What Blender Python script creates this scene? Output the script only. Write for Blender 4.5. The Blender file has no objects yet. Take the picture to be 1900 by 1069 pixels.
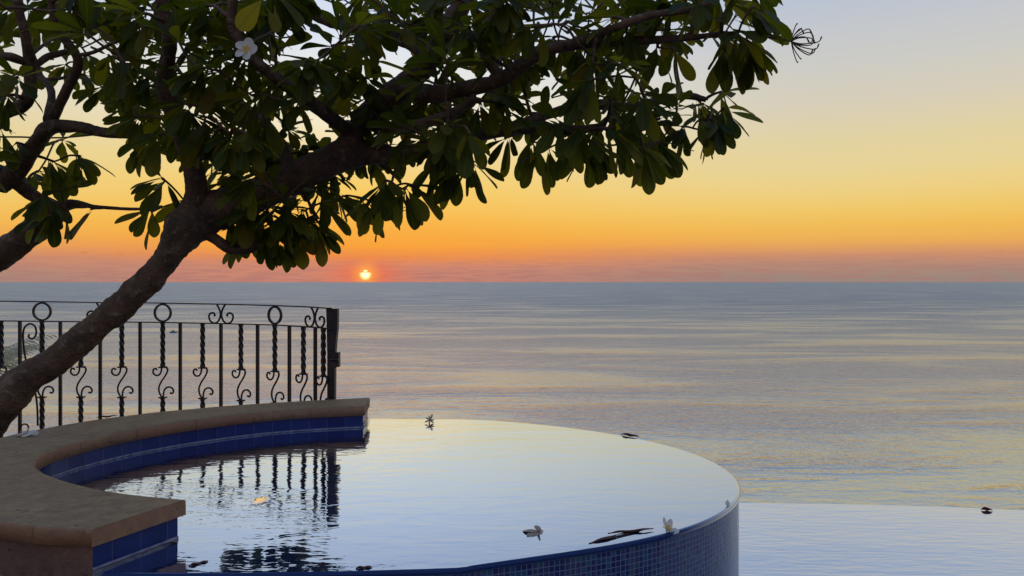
import bpy, math, random
from mathutils import Vector, Matrix, noise
rnd = random.Random(11)
sc = bpy.context.scene
C = sc.collection
PI = math.pi
R = math.radians

# ------------------------------------------------------------------ camera
H = 0.85                      # eye height above the upper pool's water
F = 1400.0                    # focal length in photo pixels (photo 1900 wide)
HY = 522.0                    # horizon row
cam = bpy.data.cameras.new('camera'); co = bpy.data.objects.new('camera', cam); C.objects.link(co)
co.location = (0, 0, H); co.rotation_euler = (R(90), 0, 0)
cam.sensor_width = 36; cam.lens = 36 * F / 1900
cam.shift_y = -(534.5 - HY) / 1900
cam.clip_start = 0.05; cam.clip_end = 120000
sc.camera = co
sc.view_settings.view_transform = 'Standard'; sc.view_settings.look = 'None'
sc.view_settings.exposure = 0.0; sc.view_settings.gamma = 1.0
sc.view_settings.use_curve_mapping = False

def P(x, y, D):               # a photo point at depth D -> place in the world
    return Vector(((x - 950) / F * D, D, H - (y - HY) / F * D))
def G(x, y, z=0.0):           # a photo point on the level plane z
    D = (H - z) * F / (y - HY)
    return Vector(((x - 950) / F * D, D, z))

def lin(c):
    return tuple(((v / 255) / 12.92 if v / 255 <= 0.04045 else ((v / 255 + 0.055) / 1.055) ** 2.4) for v in c) + (1.0,)

# node helper
class NT:
    def __init__(s, tree): s.t = tree; s.n = tree.nodes; s.l = tree.links
    def new(s, typ, **kw):
        nd = s.n.new(typ)
        for k, v in kw.items(): setattr(nd, k, v)
        return nd
    def put(s, sock, v):
        if isinstance(v, bpy.types.NodeSocket): s.l.new(v, sock)
        elif v is not None: sock.default_value = v
    def math(s, op, a, b=None, c=None, clamp=False):
        nd = s.new('ShaderNodeMath', operation=op, use_clamp=clamp)
        s.put(nd.inputs[0], a); s.put(nd.inputs[1], b); s.put(nd.inputs[2], c)
        return nd.outputs[0]
    def vmath(s, op, a, b=None, out=0):
        nd = s.new('ShaderNodeVectorMath', operation=op)
        s.put(nd.inputs[0], a); s.put(nd.inputs[1], b)
        return nd.outputs[out]
    def mix(s, f, a, b, mode='MIX'):
        nd = s.new('ShaderNodeMix', data_type='RGBA', blend_type=mode)
        s.put(nd.inputs[0], f); s.put(nd.inputs[6], a); s.put(nd.inputs[7], b)
        return nd.outputs[2]
    def ramp(s, f, stops, interp='LINEAR'):
        nd = s.new('ShaderNodeValToRGB'); cr = nd.color_ramp; cr.interpolation = interp
        while len(cr.elements) < len(stops): cr.elements.new(0.5)
        for e, (p, c) in zip(cr.elements, stops): e.position = p; e.color = c
        s.put(nd.inputs[0], f); return nd.outputs[0]
    def rng(s, v, a, b, c=0.0, d=1.0, smooth=False):
        nd = s.new('ShaderNodeMapRange'); nd.clamp = True
        if smooth: nd.interpolation_type = 'SMOOTHSTEP'
        s.put(nd.inputs[0], v)
        for i, q in enumerate((a, b, c, d)): nd.inputs[i + 1].default_value = q
        return nd.outputs[0]
    def noise(s, vec, scale, detail=3, rough=0.5, out=0, dist=0.0):
        nd = s.new('ShaderNodeTexNoise'); s.put(nd.inputs['Vector'], vec)
        nd.inputs['Scale'].default_value = scale; nd.inputs['Detail'].default_value = detail
        nd.inputs['Roughness'].default_value = rough; nd.inputs['Distortion'].default_value = dist
        return nd.outputs[out]
    def mapping(s, vec, scale=(1, 1, 1), rot=(0, 0, 0), loc=(0, 0, 0)):
        nd = s.new('ShaderNodeMapping'); s.put(nd.inputs[0], vec)
        nd.inputs['Scale'].default_value = scale; nd.inputs['Rotation'].default_value = rot
        nd.inputs['Location'].default_value = loc
        return nd.outputs[0]
    def bump(s, h, strength, dist, normal=None):
        nd = s.new('ShaderNodeBump'); nd.inputs['Strength'].default_value = strength
        nd.inputs['Distance'].default_value = dist; s.put(nd.inputs['Height'], h); s.put(nd.inputs['Normal'], normal)
        return nd.outputs[0]
def G1(v): return (v, v, v, 1)

# ------------------------------------------------------------------ world: sky at sunset
SUN_AZ = math.atan((678 - 950) / F)           # from +Y towards +X
SUN_EL = R(0.53)
sund = Vector((math.sin(SUN_AZ) * math.cos(SUN_EL), math.cos(SUN_AZ) * math.cos(SUN_EL), math.sin(SUN_EL)))
world = bpy.data.worlds.new('World'); sc.world = world; world.use_nodes = True
w = NT(world.node_tree); w.n.clear()
tc = w.new('ShaderNodeTexCoord').outputs['Generated']
sep = w.new('ShaderNodeSeparateXYZ'); w.put(sep.inputs[0], tc)
zc = sep.outputs[2]
el = w.math('MULTIPLY', w.math('ARCSINE', zc), 180 / PI)          # degrees
hor = w.vmath('NORMALIZE', w.vmath('MULTIPLY', tc, (1, 1, 0)))
dh = w.vmath('DOT_PRODUCT', hor, (math.sin(SUN_AZ), math.cos(SUN_AZ), 0), out=1)
az = w.math('MULTIPLY', w.math('ARCCOSINE', w.math('MINIMUM', dh, 0.999999)), 180 / PI)   # degrees off the sun
# slow unevenness of the haze layer
nz = w.noise(w.mapping(tc, (3, 3, 60)), 1.0, 4, 0.55)
elw = w.math('ADD', el, w.math('MULTIPLY', w.math('SUBTRACT', nz, 0.5), w.rng(el, 0, 6, 1.1, 0.5)))
def stops(tab, top):
    out = []
    for y, c in tab:
        e = math.degrees(math.atan((HY - y) / F)); out.append((e / 90.0, lin(c)))
    for e, c in top: out.append((e / 90.0, lin(c)))
    return out
far = stops([(520, (152, 134, 126)), (508, (163, 136, 122)), (492, (185, 138, 118)), (476, (207, 145, 108)), (457, (233, 168, 90)),
             (430, (241, 186, 86)), (400, (240, 200, 105)), (365, (238, 208, 132)), (330, (231, 211, 150)), (280, (226, 210, 162)),
             (220, (215, 206, 184)), (150, (204, 203, 197)), (90, (196, 199, 204)), (0, (178, 192, 212))],
            [(30, (150, 170, 205)), (55, (120, 145, 190)), (90, (105, 130, 175))])
near = stops([(520, (200, 130, 112)), (506, (208, 134, 110)), (492, (214, 138, 108)), (478, (238, 143, 76)), (455, (250, 163, 60)),
              (425, (250, 178, 70)), (395, (250, 192, 86)), (350, (248, 206, 106)), (300, (244, 214, 145)), (240, (246, 232, 196)),
              (160, (236, 236, 228)), (90, (224, 230, 240)), (0, (208, 220, 240))],
             [(30, (165, 182, 212)), (55, (125, 148, 192)), (90, (105, 130, 175))])
e01 = w.math('DIVIDE', elw, 90.0)
cf = w.ramp(e01, far); cn = w.ramp(e01, near)
# a third of the way round the sky loses its orange (behind the camera: pink over blue-grey dusk)
back = w.ramp(e01, stops([], [(0, (120, 120, 140)), (5, (160, 140, 150)), (12, (178, 160, 165)), (25, (150, 165, 195)), (55, (118, 142, 186)), (90, (105, 130, 175))]))
wn = w.math('POWER', w.rng(az, 0, 35, 1, 0, True), 1.1)
col = w.mix(wn, cf, cn)
col = w.mix(w.rng(az, 50, 130, 0, 1, True), col, back)
# bank of low cloud just over the horizon, torn along its top edge
cl = w.noise(w.mapping(tc, (26, 26, 330)), 1.0, 5, 0.6)
band = w.rng(el, 0.5, 2.1, 1, 0)
cm = w.math('MULTIPLY', w.rng(cl, 0.42, 0.62, 0, 1, True), band)
col = w.mix(w.math('MULTIPLY', cm, 0.6), col, lin((174, 120, 112)))
cl2 = w.noise(w.mapping(tc, (60, 60, 900), loc=(3, 1, 0)), 1.0, 3, 0.5)
sp = w.math('MULTIPLY', w.rng(cl2, 0.63, 0.72, 0, 1), w.math('MULTIPLY', w.rng(el, 1.5, 1.75), w.rng(el, 2.1, 1.9)))
col = w.mix(w.math('MULTIPLY', sp, 0.55), col, lin((205, 110, 40)))
# red glow round the sun
dvec = w.vmath('SUBTRACT', tc, tuple(sund))
dl = w.vmath('LENGTH', w.vmath('MULTIPLY', dvec, (1, 1, 2.4)), out=1)
gl = w.math('POWER', w.rng(dl, 0, 0.085, 1, 0), 2.0)
col = w.mix(w.math('MULTIPLY', gl, 0.85), col, lin((255, 110, 50)))
gl2 = w.math('POWER', w.rng(w.vmath('LENGTH', dvec, out=1), 0.006, 0.026, 1, 0), 2.0)
col = w.mix(w.math('MULTIPLY', gl2, 0.75), col, (1.05, 0.42, 0.07, 1))
# sky texture adds the upper sky's own blue fill
sky = w.new('ShaderNodeTexSky'); sky.sky_type = 'NISHITA'; sky.sun_disc = False
sky.sun_elevation = SUN_EL; sky.sun_rotation = SUN_AZ; sky.altitude = 60
skyc = w.mix(1.0, sky.outputs[0], (0.12, 0.12, 0.12, 1), 'MULTIPLY')
col = w.mix(w.rng(el, 30, 60, 0, 0.4), col, w.mix(1.0, col, skyc, 'ADD'))
# below the horizon
col = w.mix(w.rng(el, -0.5, -0.05, 1, 0), col, lin((110, 112, 125)))
# solar disc: its top cut by a bar of cloud
ds = w.vmath('LENGTH', dvec, out=1)
disc = w.rng(ds, 0.0086, 0.0070, 0, 1, True)
body = w.rng(el, 0.66, 0.63, 0, 1)
nub = w.math('MULTIPLY', w.math('MULTIPLY', w.rng(el, 0.70, 0.73), w.rng(el, 0.87, 0.83)), w.rng(az, 0.17, 0.12, 0, 1))
disc = w.math('MULTIPLY', disc, w.math('MAXIMUM', body, w.math('MULTIPLY', nub, 0.8)))
core = w.mix(w.rng(ds, 0.0072, 0.003, 0, 1, True), (1.15, 0.62, 0.16, 1), (1.8, 1.6, 0.75, 1))
col = w.mix(disc, col, core)
bg = w.new('ShaderNodeBackground'); w.put(bg.inputs[0], col); bg.inputs[1].default_value = 1.0
wo = w.new('ShaderNodeOutputWorld'); w.l.new(bg.outputs[0], wo.inputs[0])

# ------------------------------------------------------------------ sun (already at the horizon, weak and orange)
sl = bpy.data.lights.new('sun', 'SUN'); so = bpy.data.objects.new('sun', sl); C.objects.link(so)
sl.energy = 0.02; sl.angle = R(26); sl.color = (1.0, 0.42, 0.14)
so.rotation_euler = (-sund).to_track_quat('-Z', 'Y').to_euler()
so.location = (0, 0, 20)

# ------------------------------------------------------------------ materials
def mat(name, fn):
    m = bpy.data.materials.new(name); m.use_nodes = True
    nt = NT(m.node_tree); nt.n.clear()
    out = nt.new('ShaderNodeOutputMaterial'); nt.l.new(fn(nt), out.inputs[0])
    return m
def prin(nt, base, rough=0.6, spec=0.4, normal=None, metal=0.0, coat=0.0):
    b = nt.new('ShaderNodeBsdfPrincipled')
    nt.put(b.inputs['Base Color'], base); nt.put(b.inputs['Roughness'], rough)
    nt.put(b.inputs['Specular IOR Level'], spec); nt.put(b.inputs['Metallic'], metal); nt.put(b.inputs['Normal'], normal)
    nt.put(b.inputs['Coat Weight'], coat)
    return b.outputs[0]
def obc(nt): return nt.new('ShaderNodeTexCoord').outputs['Object']
def uvc(nt): return nt.new('ShaderNodeTexCoord').outputs['UV']
def shmix(nt, f, a, b):
    nd = nt.new('ShaderNodeMixShader'); nt.put(nd.inputs[0], f); nt.l.new(a, nd.inputs[1]); nt.l.new(b, nd.inputs[2]); return nd.outputs[0]
def gloss(nt, col, rough, normal):
    nd = nt.new('ShaderNodeBsdfGlossy'); nt.put(nd.inputs[0], col); nt.put(nd.inputs[1], rough); nt.put(nd.inputs['Normal'], normal); return nd.outputs[0]
def diff(nt, col, normal=None):
    nd = nt.new('ShaderNodeBsdfDiffuse'); nt.put(nd.inputs[0], col); nt.put(nd.inputs['Normal'], normal); return nd.outputs[0]

def m_sea(nt):
    o = obc(nt)
    sp = nt.new('ShaderNodeSeparateXYZ'); nt.put(sp.inputs[0], o)
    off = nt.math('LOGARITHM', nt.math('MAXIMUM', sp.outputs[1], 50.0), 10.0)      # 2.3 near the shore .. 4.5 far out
    patch = nt.noise(nt.mapping(o, (1 / 260, 1 / 80, 1), (0, 0, 0.06)), 1.0, 5, 0.6, dist=0.5)
    swell = nt.noise(nt.mapping(o, (1 / 26, 1 / 13, 1), (0, 0, 0.20)), 1.0, 3, 0.55)
    chop = nt.noise(nt.mapping(o, (1 / 11.0, 1 / 6.5, 1), (0, 0, 0.12)), 1.0, 4, 0.6)
    fine = nt.noise(nt.mapping(o, (1 / 4.0, 1 / 2.4, 1), (0, 0, -0.1)), 1.0, 3, 0.6)
    wind = nt.rng(off, 2.3, 3.4, 0.7, 1.6)                                         # the breeze freshens offshore
    amp = nt.math('MULTIPLY', nt.rng(patch, 0.38, 0.62, 0.45, 1.6, True), wind)
    n1 = nt.bump(nt.math('MULTIPLY', swell, amp), 1.0, 0.30)
    n2 = nt.bump(nt.math('MULTIPLY', chop, amp), 1.0, 1.25, n1)
    n3 = nt.bump(nt.math('MULTIPLY', fine, amp), 1.0, 0.50, n2)
    tilt = nt.new('ShaderNodeCombineXYZ'); nt.put(tilt.inputs[1], nt.math('MULTIPLY', nt.rng(off, 2.33, 3.3, -0.012, -0.135), nt.rng(patch, 0.36, 0.60, 0.45, 1.7, True)))   # mean slope of the facets that face the shore
    n3 = nt.vmath('NORMALIZE', nt.vmath('ADD', n3, tilt.outputs[0]))
    fr = nt.new('ShaderNodeFresnel'); fr.inputs[0].default_value = 2.6; nt.put(fr.inputs['Normal'], n3)
    g = gloss(nt, (0.88, 0.94, 0.95, 1), nt.rng(off, 2.4, 3.4, 0.08, 0.30), n3)
    d = diff(nt, nt.mix(nt.rng(off, 2.3, 3.0), (0.27, 0.26, 0.19, 1), (0.115, 0.135, 0.15, 1)))  # warm near, cool far: reflected sky tone painted into the diffuse colour
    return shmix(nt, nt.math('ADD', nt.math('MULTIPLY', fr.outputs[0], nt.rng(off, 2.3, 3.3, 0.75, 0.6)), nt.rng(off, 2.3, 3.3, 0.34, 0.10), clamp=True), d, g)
M_SEA = mat('sea_water', m_sea)

def m_pool(nt):
    o = obc(nt)
    a = nt.noise(nt.mapping(o, (14, 34, 14), (0, 0, 0.15)), 1.0, 2, 0.5)
    b = nt.noise(nt.mapping(o, (3.2, 7.5, 5), (0, 0, -0.2)), 1.0, 3, 0.5, dist=0.6)
    n = nt.bump(a, 0.5, 0.0011)
    n = nt.bump(b, 0.6, 0.004, n)
    lw = nt.new('ShaderNodeLayerWeight'); lw.inputs[0].default_value = 0.5
    f = nt.rng(lw.outputs['Facing'], 0.33, 0.842, 0.02, 1.0)
    g = gloss(nt, (0.74, 0.84, 0.97, 1), 0.01, n)
    d = diff(nt, (0.012, 0.035, 0.13, 1), n)
    return shmix(nt, f, d, g)
M_POOL = mat('pool_water', m_pool)

def m_lower(nt):
    o = obc(nt)
    a = nt.noise(nt.mapping(o, (5, 22, 5), (0, 0, 0.35)), 1.0, 3, 0.55)
    b = nt.noise(nt.mapping(o, (1.2, 3.5, 3), (0, 0, 0.2)), 1.0, 2, 0.5)
    n = nt.bump(a, 0.6, 0.0045)
    n = nt.bump(b, 0.5, 0.006, n)
    lw = nt.new('ShaderNodeLayerWeight'); lw.inputs[0].default_value = 0.5; nt.put(lw.inputs['Normal'], n)
    f = nt.rng(lw.outputs['Facing'], 0.3, 0.75, 0.2, 0.95)
    g = gloss(nt, (0.78, 0.84, 0.95, 1), 0.03, n)
    d = diff(nt, (0.06, 0.11, 0.22, 1), n)
    return shmix(nt, f, d, g)
M_LOWER = mat('lower_pool_water', m_lower)

def m_mosaic(tile):
    def f(nt):
        uv = uvc(nt)
        s = nt.vmath('SCALE', uv); nt.n[-1].inputs['Scale'].default_value = 1.0 / tile
        fr = nt.vmath('FRACTION', s); fl = nt.vmath('FLOOR', s)
        sp = nt.new('ShaderNodeSeparateXYZ'); nt.put(sp.inputs[0], fr)
        ed = nt.math('MINIMUM', nt.math('MINIMUM', sp.outputs[0], nt.math('SUBTRACT', 1.0, sp.outputs[0])),
                     nt.math('MINIMUM', sp.outputs[1], nt.math('SUBTRACT', 1.0, sp.outputs[1])))
        grout = nt.rng(ed, 0.045, 0.085, 1, 0)
        wn_ = nt.new('ShaderNodeTexWhiteNoise'); nt.put(wn_.inputs[0], fl)
        tc_ = nt.ramp(wn_.outputs[0], [(0, (0.010, 0.022, 0.115, 1)), (0.45, (0.014, 0.034, 0.16, 1)), (0.75, (0.012, 0.06, 0.17, 1)), (1, (0.02, 0.10, 0.20, 1))])
        # lime streaks run down with the water
        st = nt.noise(nt.mapping(uv, (9, 0.9, 1)), 1.0, 4, 0.6)
        st2 = nt.noise(nt.mapping(uv, (70, 2.0, 1)), 1.0, 2, 0.6)
        lime = nt.math('MULTIPLY', nt.rng(st, 0.42, 0.62, 0, 1, True), nt.rng(st2, 0.35, 0.65, 0.35, 1))
        base = nt.mix(grout, tc_, (0.15, 0.19, 0.28, 1))
        base = nt.mix(nt.math('MULTIPLY', lime, 0.45), base, (0.12, 0.16, 0.20, 1))
        n = nt.bump(nt.math('SUBTRACT', 1.0, grout), 0.5, 0.001)
        n = nt.bump(nt.noise(nt.mapping(uv, (60, 14, 1)), 1.0, 2, 0.5), 0.5, 0.003, n)
        return prin(nt, base, nt.rng(lime, 0, 1, 0.12, 0.3), 0.35, n)
    return f
M_MOSAIC = mat('blue_mosaic', m_mosaic(0.0185))

def m_tileband(nt):
    uv = uvc(nt); sp = nt.new('ShaderNodeSeparateXYZ'); nt.put(sp.inputs[0], uv)
    u = nt.math('FRACT', nt.math('DIVIDE', sp.outputs[0], 0.10))
    joint = nt.rng(nt.math('MINIMUM', u, nt.math('SUBTRACT', 1.0, u)), 0.004, 0.012, 1, 0)
    n1 = nt.noise(nt.mapping(uv, (14, 30, 1)), 1.0, 4, 0.6)
    cell = nt.new('ShaderNodeTexWhiteNoise'); cell.noise_dimensions = '1D'
    nt.put(cell.inputs['W'], nt.math('FLOOR', nt.math('DIVIDE', sp.outputs[0], 0.10)))
    base = nt.mix(nt.rng(n1, 0.3, 0.7), (0.0008, 0.010, 0.085, 1), (0.003, 0.024, 0.16, 1))
    base = nt.mix(nt.math('MULTIPLY', cell.outputs[0], 0.75), base, (0.012, 0.035, 0.17, 1))
    base = nt.mix(nt.math('MULTIPLY', joint, 0.6), base, (0.15, 0.18, 0.25, 1))
    # scale left along the waterline
    line = nt.math('MULTIPLY', nt.rng(sp.outputs[1], 0.012, 0.0, 0, 1), nt.rng(nt.noise(nt.mapping(uv, (30, 60, 1)), 1.0, 3), 0.35, 0.6, 0.5, 1))
    base = nt.mix(line, base, (0.30, 0.33, 0.40, 1))
    return prin(nt, base, 0.22, 0.22, nt.bump(n1, 0.25, 0.003))
M_BAND = mat('glazed_blue_tile', m_tileband)

def m_stone(c1, c2, c3, blocks=0.0):
    def f(nt):
        o = obc(nt)
        a = nt.noise(o, 3.0, 5, 0.6); b = nt.noise(o, 34.0, 4, 0.65); c = nt.noise(nt.mapping(o, loc=(4, 2, 1)), 11.0, 3, 0.6)
        base = nt.mix(nt.rng(a, 0.3, 0.7), c1, c2)
        base = nt.mix(nt.rng(c, 0.48, 0.72, 0, 0.7), base, c3)
        base = nt.mix(nt.rng(b, 0.35, 0.65, 0.5, 0), base, (0.05, 0.035, 0.025, 1))
        vo = nt.new('ShaderNodeTexVoronoi'); nt.put(vo.inputs['Vector'], o); vo.inputs['Scale'].default_value = 26
        hit = nt.new('ShaderNodeSeparateXYZ'); nt.put(hit.inputs[0], vo.outputs['Color'])
        pit = nt.math('MULTIPLY', nt.rng(vo.outputs['Distance'], 0.20, 0.10, 0, 1), nt.math('GREATER_THAN', hit.outputs[0], 0.82))
        pale = nt.math('MULTIPLY', nt.rng(vo.outputs['Distance'], 0.26, 0.14, 0, 1), nt.math('LESS_THAN', hit.outputs[0], 0.09))
        base = nt.mix(nt.math('MULTIPLY', pit, 0.8), base, (0.012, 0.009, 0.007, 1))
        base = nt.mix(nt.math('MULTIPLY', pale, 0.55), base, (0.42, 0.38, 0.33, 1))
        jn = 0.0
        if blocks:
            us = nt.new('ShaderNodeSeparateXYZ'); nt.put(us.inputs[0], uvc(nt))
            q = nt.math('DIVIDE', nt.math('ADD', us.outputs[0], nt.math('MULTIPLY', a, 0.02)), blocks)
            fr = nt.math('FRACT', q); jn = nt.rng(nt.math('MINIMUM', fr, nt.math('SUBTRACT', 1.0, fr)), 0.003, 0.011, 1, 0)
            wn_ = nt.new('ShaderNodeTexWhiteNoise'); wn_.noise_dimensions = '1D'; nt.put(wn_.inputs['W'], nt.math('FLOOR', q))
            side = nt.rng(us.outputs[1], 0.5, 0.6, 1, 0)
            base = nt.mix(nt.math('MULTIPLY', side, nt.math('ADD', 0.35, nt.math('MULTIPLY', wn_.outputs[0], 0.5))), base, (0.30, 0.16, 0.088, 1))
            base = nt.mix(nt.math('MULTIPLY', nt.math('MULTIPLY', jn, nt.rng(c, 0.35, 0.6)), nt.math('ADD', 0.25, nt.math('MULTIPLY', side, 0.4))), base, (0.05, 0.04, 0.035, 1))
        n = nt.bump(b, 0.9, 0.005); n = nt.bump(pit, -0.7, 0.003, n); n = nt.bump(c, 0.5, 0.006, n)
        return prin(nt, base, nt.rng(b, 0.3, 0.7, 0.55, 0.8), 0.35, n)
    return f
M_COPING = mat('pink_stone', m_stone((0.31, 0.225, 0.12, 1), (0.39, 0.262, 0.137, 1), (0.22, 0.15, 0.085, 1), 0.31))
M_WALL = mat('stone_cladding', m_stone((0.15, 0.088, 0.066, 1), (0.21, 0.122, 0.088, 1), (0.11, 0.07, 0.055, 1), 0.27))
M_DECK = mat('deck_stone', m_stone((0.26, 0.17, 0.12, 1), (0.32, 0.2, 0.14, 1), (0.2, 0.13, 0.1, 1)))
def m_hill(nt):
    o = obc(nt); a = nt.noise(o, 0.4, 6, 0.65); b = nt.noise(o, 3.0, 5, 0.6)
    base = nt.mix(nt.rng(a, 0.35, 0.65), (0.045, 0.06, 0.02, 1), (0.16, 0.12, 0.08, 1))
    return prin(nt, base, 0.9, 0.2, nt.bump(b, 1.0, 0.3))
M_HILL = mat('scrub_hillside', m_hill)
def m_iron(nt):
    o = obc(nt); a = nt.noise(o, 60.0, 4, 0.6); b = nt.noise(o, 9.0, 3, 0.6)
    base = nt.mix(nt.rng(b, 0.45, 0.7, 0, 0.8), (0.010, 0.010, 0.011, 1), (0.045, 0.020, 0.014, 1))
    return prin(nt, base, nt.rng(a, 0.3, 0.7, 0.35, 0.6), 0.5, nt.bump(a, 0.3, 0.001))
M_IRON = mat('wrought_iron', m_iron)
def m_bark(nt):
    o = obc(nt); a = nt.noise(o, 6.0, 5, 0.6); b = nt.noise(o, 45.0, 4, 0.65); c = nt.noise(nt.mapping(o, loc=(7, 3, 2)), 16.0, 3, 0.6, dist=0.8)
    base = nt.mix(nt.rng(a, 0.35, 0.65), (0.065, 0.043, 0.029, 1), (0.15, 0.088, 0.050, 1))
    base = nt.mix(nt.rng(c, 0.55, 0.68, 0, 0.55), base, (0.26, 0.21, 0.14, 1))
    base = nt.mix(nt.rng(c, 0.42, 0.32, 0, 0.6), base, (0.035, 0.042, 0.018, 1))
    vo = nt.new('ShaderNodeTexVoronoi'); nt.put(vo.inputs['Vector'], o); vo.inputs['Scale'].default_value = 17
    scar = nt.math('MULTIPLY', nt.rng(vo.outputs['Distance'], 0.34, 0.26, 0, 1), nt.rng(vo.outputs['Distance'], 0.16, 0.24, 0.2, 1))
    base = nt.mix(nt.math('MULTIPLY', scar, 0.4), base, (0.24, 0.17, 0.11, 1))
    n = nt.bump(b, 0.8, 0.006); n = nt.bump(c, 0.6, 0.02, n); n = nt.bump(scar, 0.6, 0.012, n)
    return prin(nt, base, 0.72, 0.3, n)
M_BARK = mat('grey_brown_bark', m_bark)
def m_leaf(nt):
    at = nt.new('ShaderNodeAttribute'); at.attribute_name = 'tint'
    sp = nt.new('ShaderNodeSeparateColor'); nt.put(sp.inputs[0], at.outputs['Color'])
    r, u, v = sp.outputs[0], sp.outputs[1], sp.outputs[2]
    base = nt.ramp(r, [(0, (0.026, 0.044, 0.008, 1)), (0.5, (0.052, 0.070, 0.010, 1)), (0.85, (0.10, 0.11, 0.014, 1)), (0.97, (0.10, 0.085, 0.016, 1)), (1.0, (0.22, 0.19, 0.02, 1))])
    rib = nt.rng(nt.math('ABSOLUTE', nt.math('SUBTRACT', u, 0.5)), 0.0, 0.06, 1, 0)
    vein = nt.math('ABSOLUTE', nt.math('SINE', nt.math('MULTIPLY', nt.math('SUBTRACT', v, nt.math('MULTIPLY', nt.math('ABSOLUTE', nt.math('SUBTRACT', u, 0.5)), 0.25)), 50.0)))
    base = nt.mix(nt.math('MULTIPLY', rib, 0.6), base, (0.11, 0.12, 0.04, 1))
    base = nt.mix(nt.rng(vein, 0.12, 0.0, 0, 0.25), base, (0.09, 0.11, 0.03, 1))
    n = nt.bump(vein, 0.25, 0.002)
    b = prin(nt, base, 0.5, 0.22, n)
    t = nt.new('ShaderNodeBsdfTranslucent'); nt.put(t.inputs[0], nt.mix(1.0, base, (3.8, 3.1, 0.6, 1), 'MULTIPLY'))
    return shmix(nt, 0.46, b, t.outputs[0])
M_LEAF = mat('plumeria_leaf', m_leaf)
def m_simple(c, rough=0.5, c2=None, sc_=40.0, trans=0.0):
    def f(nt):
        a = nt.noise(obc(nt), sc_, 3, 0.6)
        b = nt.mix(nt.rng(a, 0.35, 0.65), c, c2 or tuple(x * 0.75 for x in c[:3]) + (1,))
        s = prin(nt, b, rough, 0.4, nt.bump(a, 0.3, 0.001))
        if trans:
            t = nt.new('ShaderNodeBsdfTranslucent'); nt.put(t.inputs[0], b); s = shmix(nt, trans, s, t.outputs[0])
        return s
    return f
M_PETAL = mat('white_petal', m_simple((0.80, 0.78, 0.72, 1), 0.5, (0.7, 0.68, 0.6, 1), 60, 0.3))
M_OLD = mat('wilted_petal', m_simple((0.42, 0.36, 0.28, 1), 0.6, (0.24, 0.18, 0.13, 1), 70))
M_YEL = mat('petal_yellow', m_simple((0.75, 0.48, 0.07, 1), 0.5))
M_DEAD = mat('dead_leaf', m_simple((0.060, 0.024, 0.016, 1), 0.6, (0.11, 0.05, 0.03, 1), 30))
M_RED = mat('red_petal', m_simple((0.22, 0.012, 0.02, 1), 0.5))
M_STALK = mat('flower_stalk', m_simple((0.10, 0.055, 0.035, 1), 0.6))
M_PALM = mat('palm_frond', m_simple((0.45, 0.45, 0.28, 1), 0.45, (0.70, 0.66, 0.48, 1), 5, 0.5))
M_HULL = mat('boat_hull', m_simple((0.05, 0.07, 0.12, 1), 0.4))
M_CABIN = mat('boat_cabin', m_simple((0.4, 0.42, 0.45, 1), 0.4))
M_FOAM = mat('wake_foam', m_simple((0.85, 0.85, 0.85, 1), 0.7, (0.6, 0.6, 0.62, 1), 0.8))
def m_glow(nt):
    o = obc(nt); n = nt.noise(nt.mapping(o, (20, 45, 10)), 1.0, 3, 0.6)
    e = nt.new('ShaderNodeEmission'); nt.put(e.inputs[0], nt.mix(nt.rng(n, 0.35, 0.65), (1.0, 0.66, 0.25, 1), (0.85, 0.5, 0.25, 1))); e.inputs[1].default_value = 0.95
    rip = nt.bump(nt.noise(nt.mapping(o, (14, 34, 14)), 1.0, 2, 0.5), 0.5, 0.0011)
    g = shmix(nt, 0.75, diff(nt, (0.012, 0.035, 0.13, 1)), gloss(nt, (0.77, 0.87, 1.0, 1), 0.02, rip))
    ln = nt.vmath('LENGTH', nt.vmath('MULTIPLY', o, (26, 15, 0)), out=1)      # painted glow, brightest at the centre, blended into the water at the rim
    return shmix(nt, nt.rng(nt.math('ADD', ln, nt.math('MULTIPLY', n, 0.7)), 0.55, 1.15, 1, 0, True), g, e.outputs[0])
M_GLOW = mat('amber_glow', m_glow)

# ------------------------------------------------------------------ object helpers
def obj(name, verts, faces, m, parent=None, smooth=True, uvs=None, cols=None):
    me = bpy.data.meshes.new(name)
    me.from_pydata([tuple(v) for v in verts], [], faces); me.update()
    if smooth: me.polygons.foreach_set('use_smooth', [True] * len(me.polygons))
    if uvs:
        ul = me.uv_layers.new(name='UVMap')
        for lp in me.loops: ul.data[lp.index].uv = uvs[lp.vertex_index]
    if cols:
        ca = me.color_attributes.new('tint', 'FLOAT_COLOR', 'POINT')
        ca.data.foreach_set('color', [c for q in cols for c in q])
    me.materials.append(m)
    o = bpy.data.objects.new(name, me); C.objects.link(o)
    if parent: o.parent = parent
    return o
def tag(o, label=None, cat=None, group=None, kind=None):
    if label: o['label'] = label
    if cat: o['category'] = cat
    if group: o['group'] = group
    if kind: o['kind'] = kind
    return o
def thing(name, label, cat, loc=(0, 0, 0), group=None):
    o = bpy.data.objects.new(name, None); C.objects.link(o); o.location = loc
    o.empty_display_size = 0.1
    return tag(o, label, cat, group)
def shift(verts, loc):
    l = Vector(loc); return [Vector(v) - l for v in verts]

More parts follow.
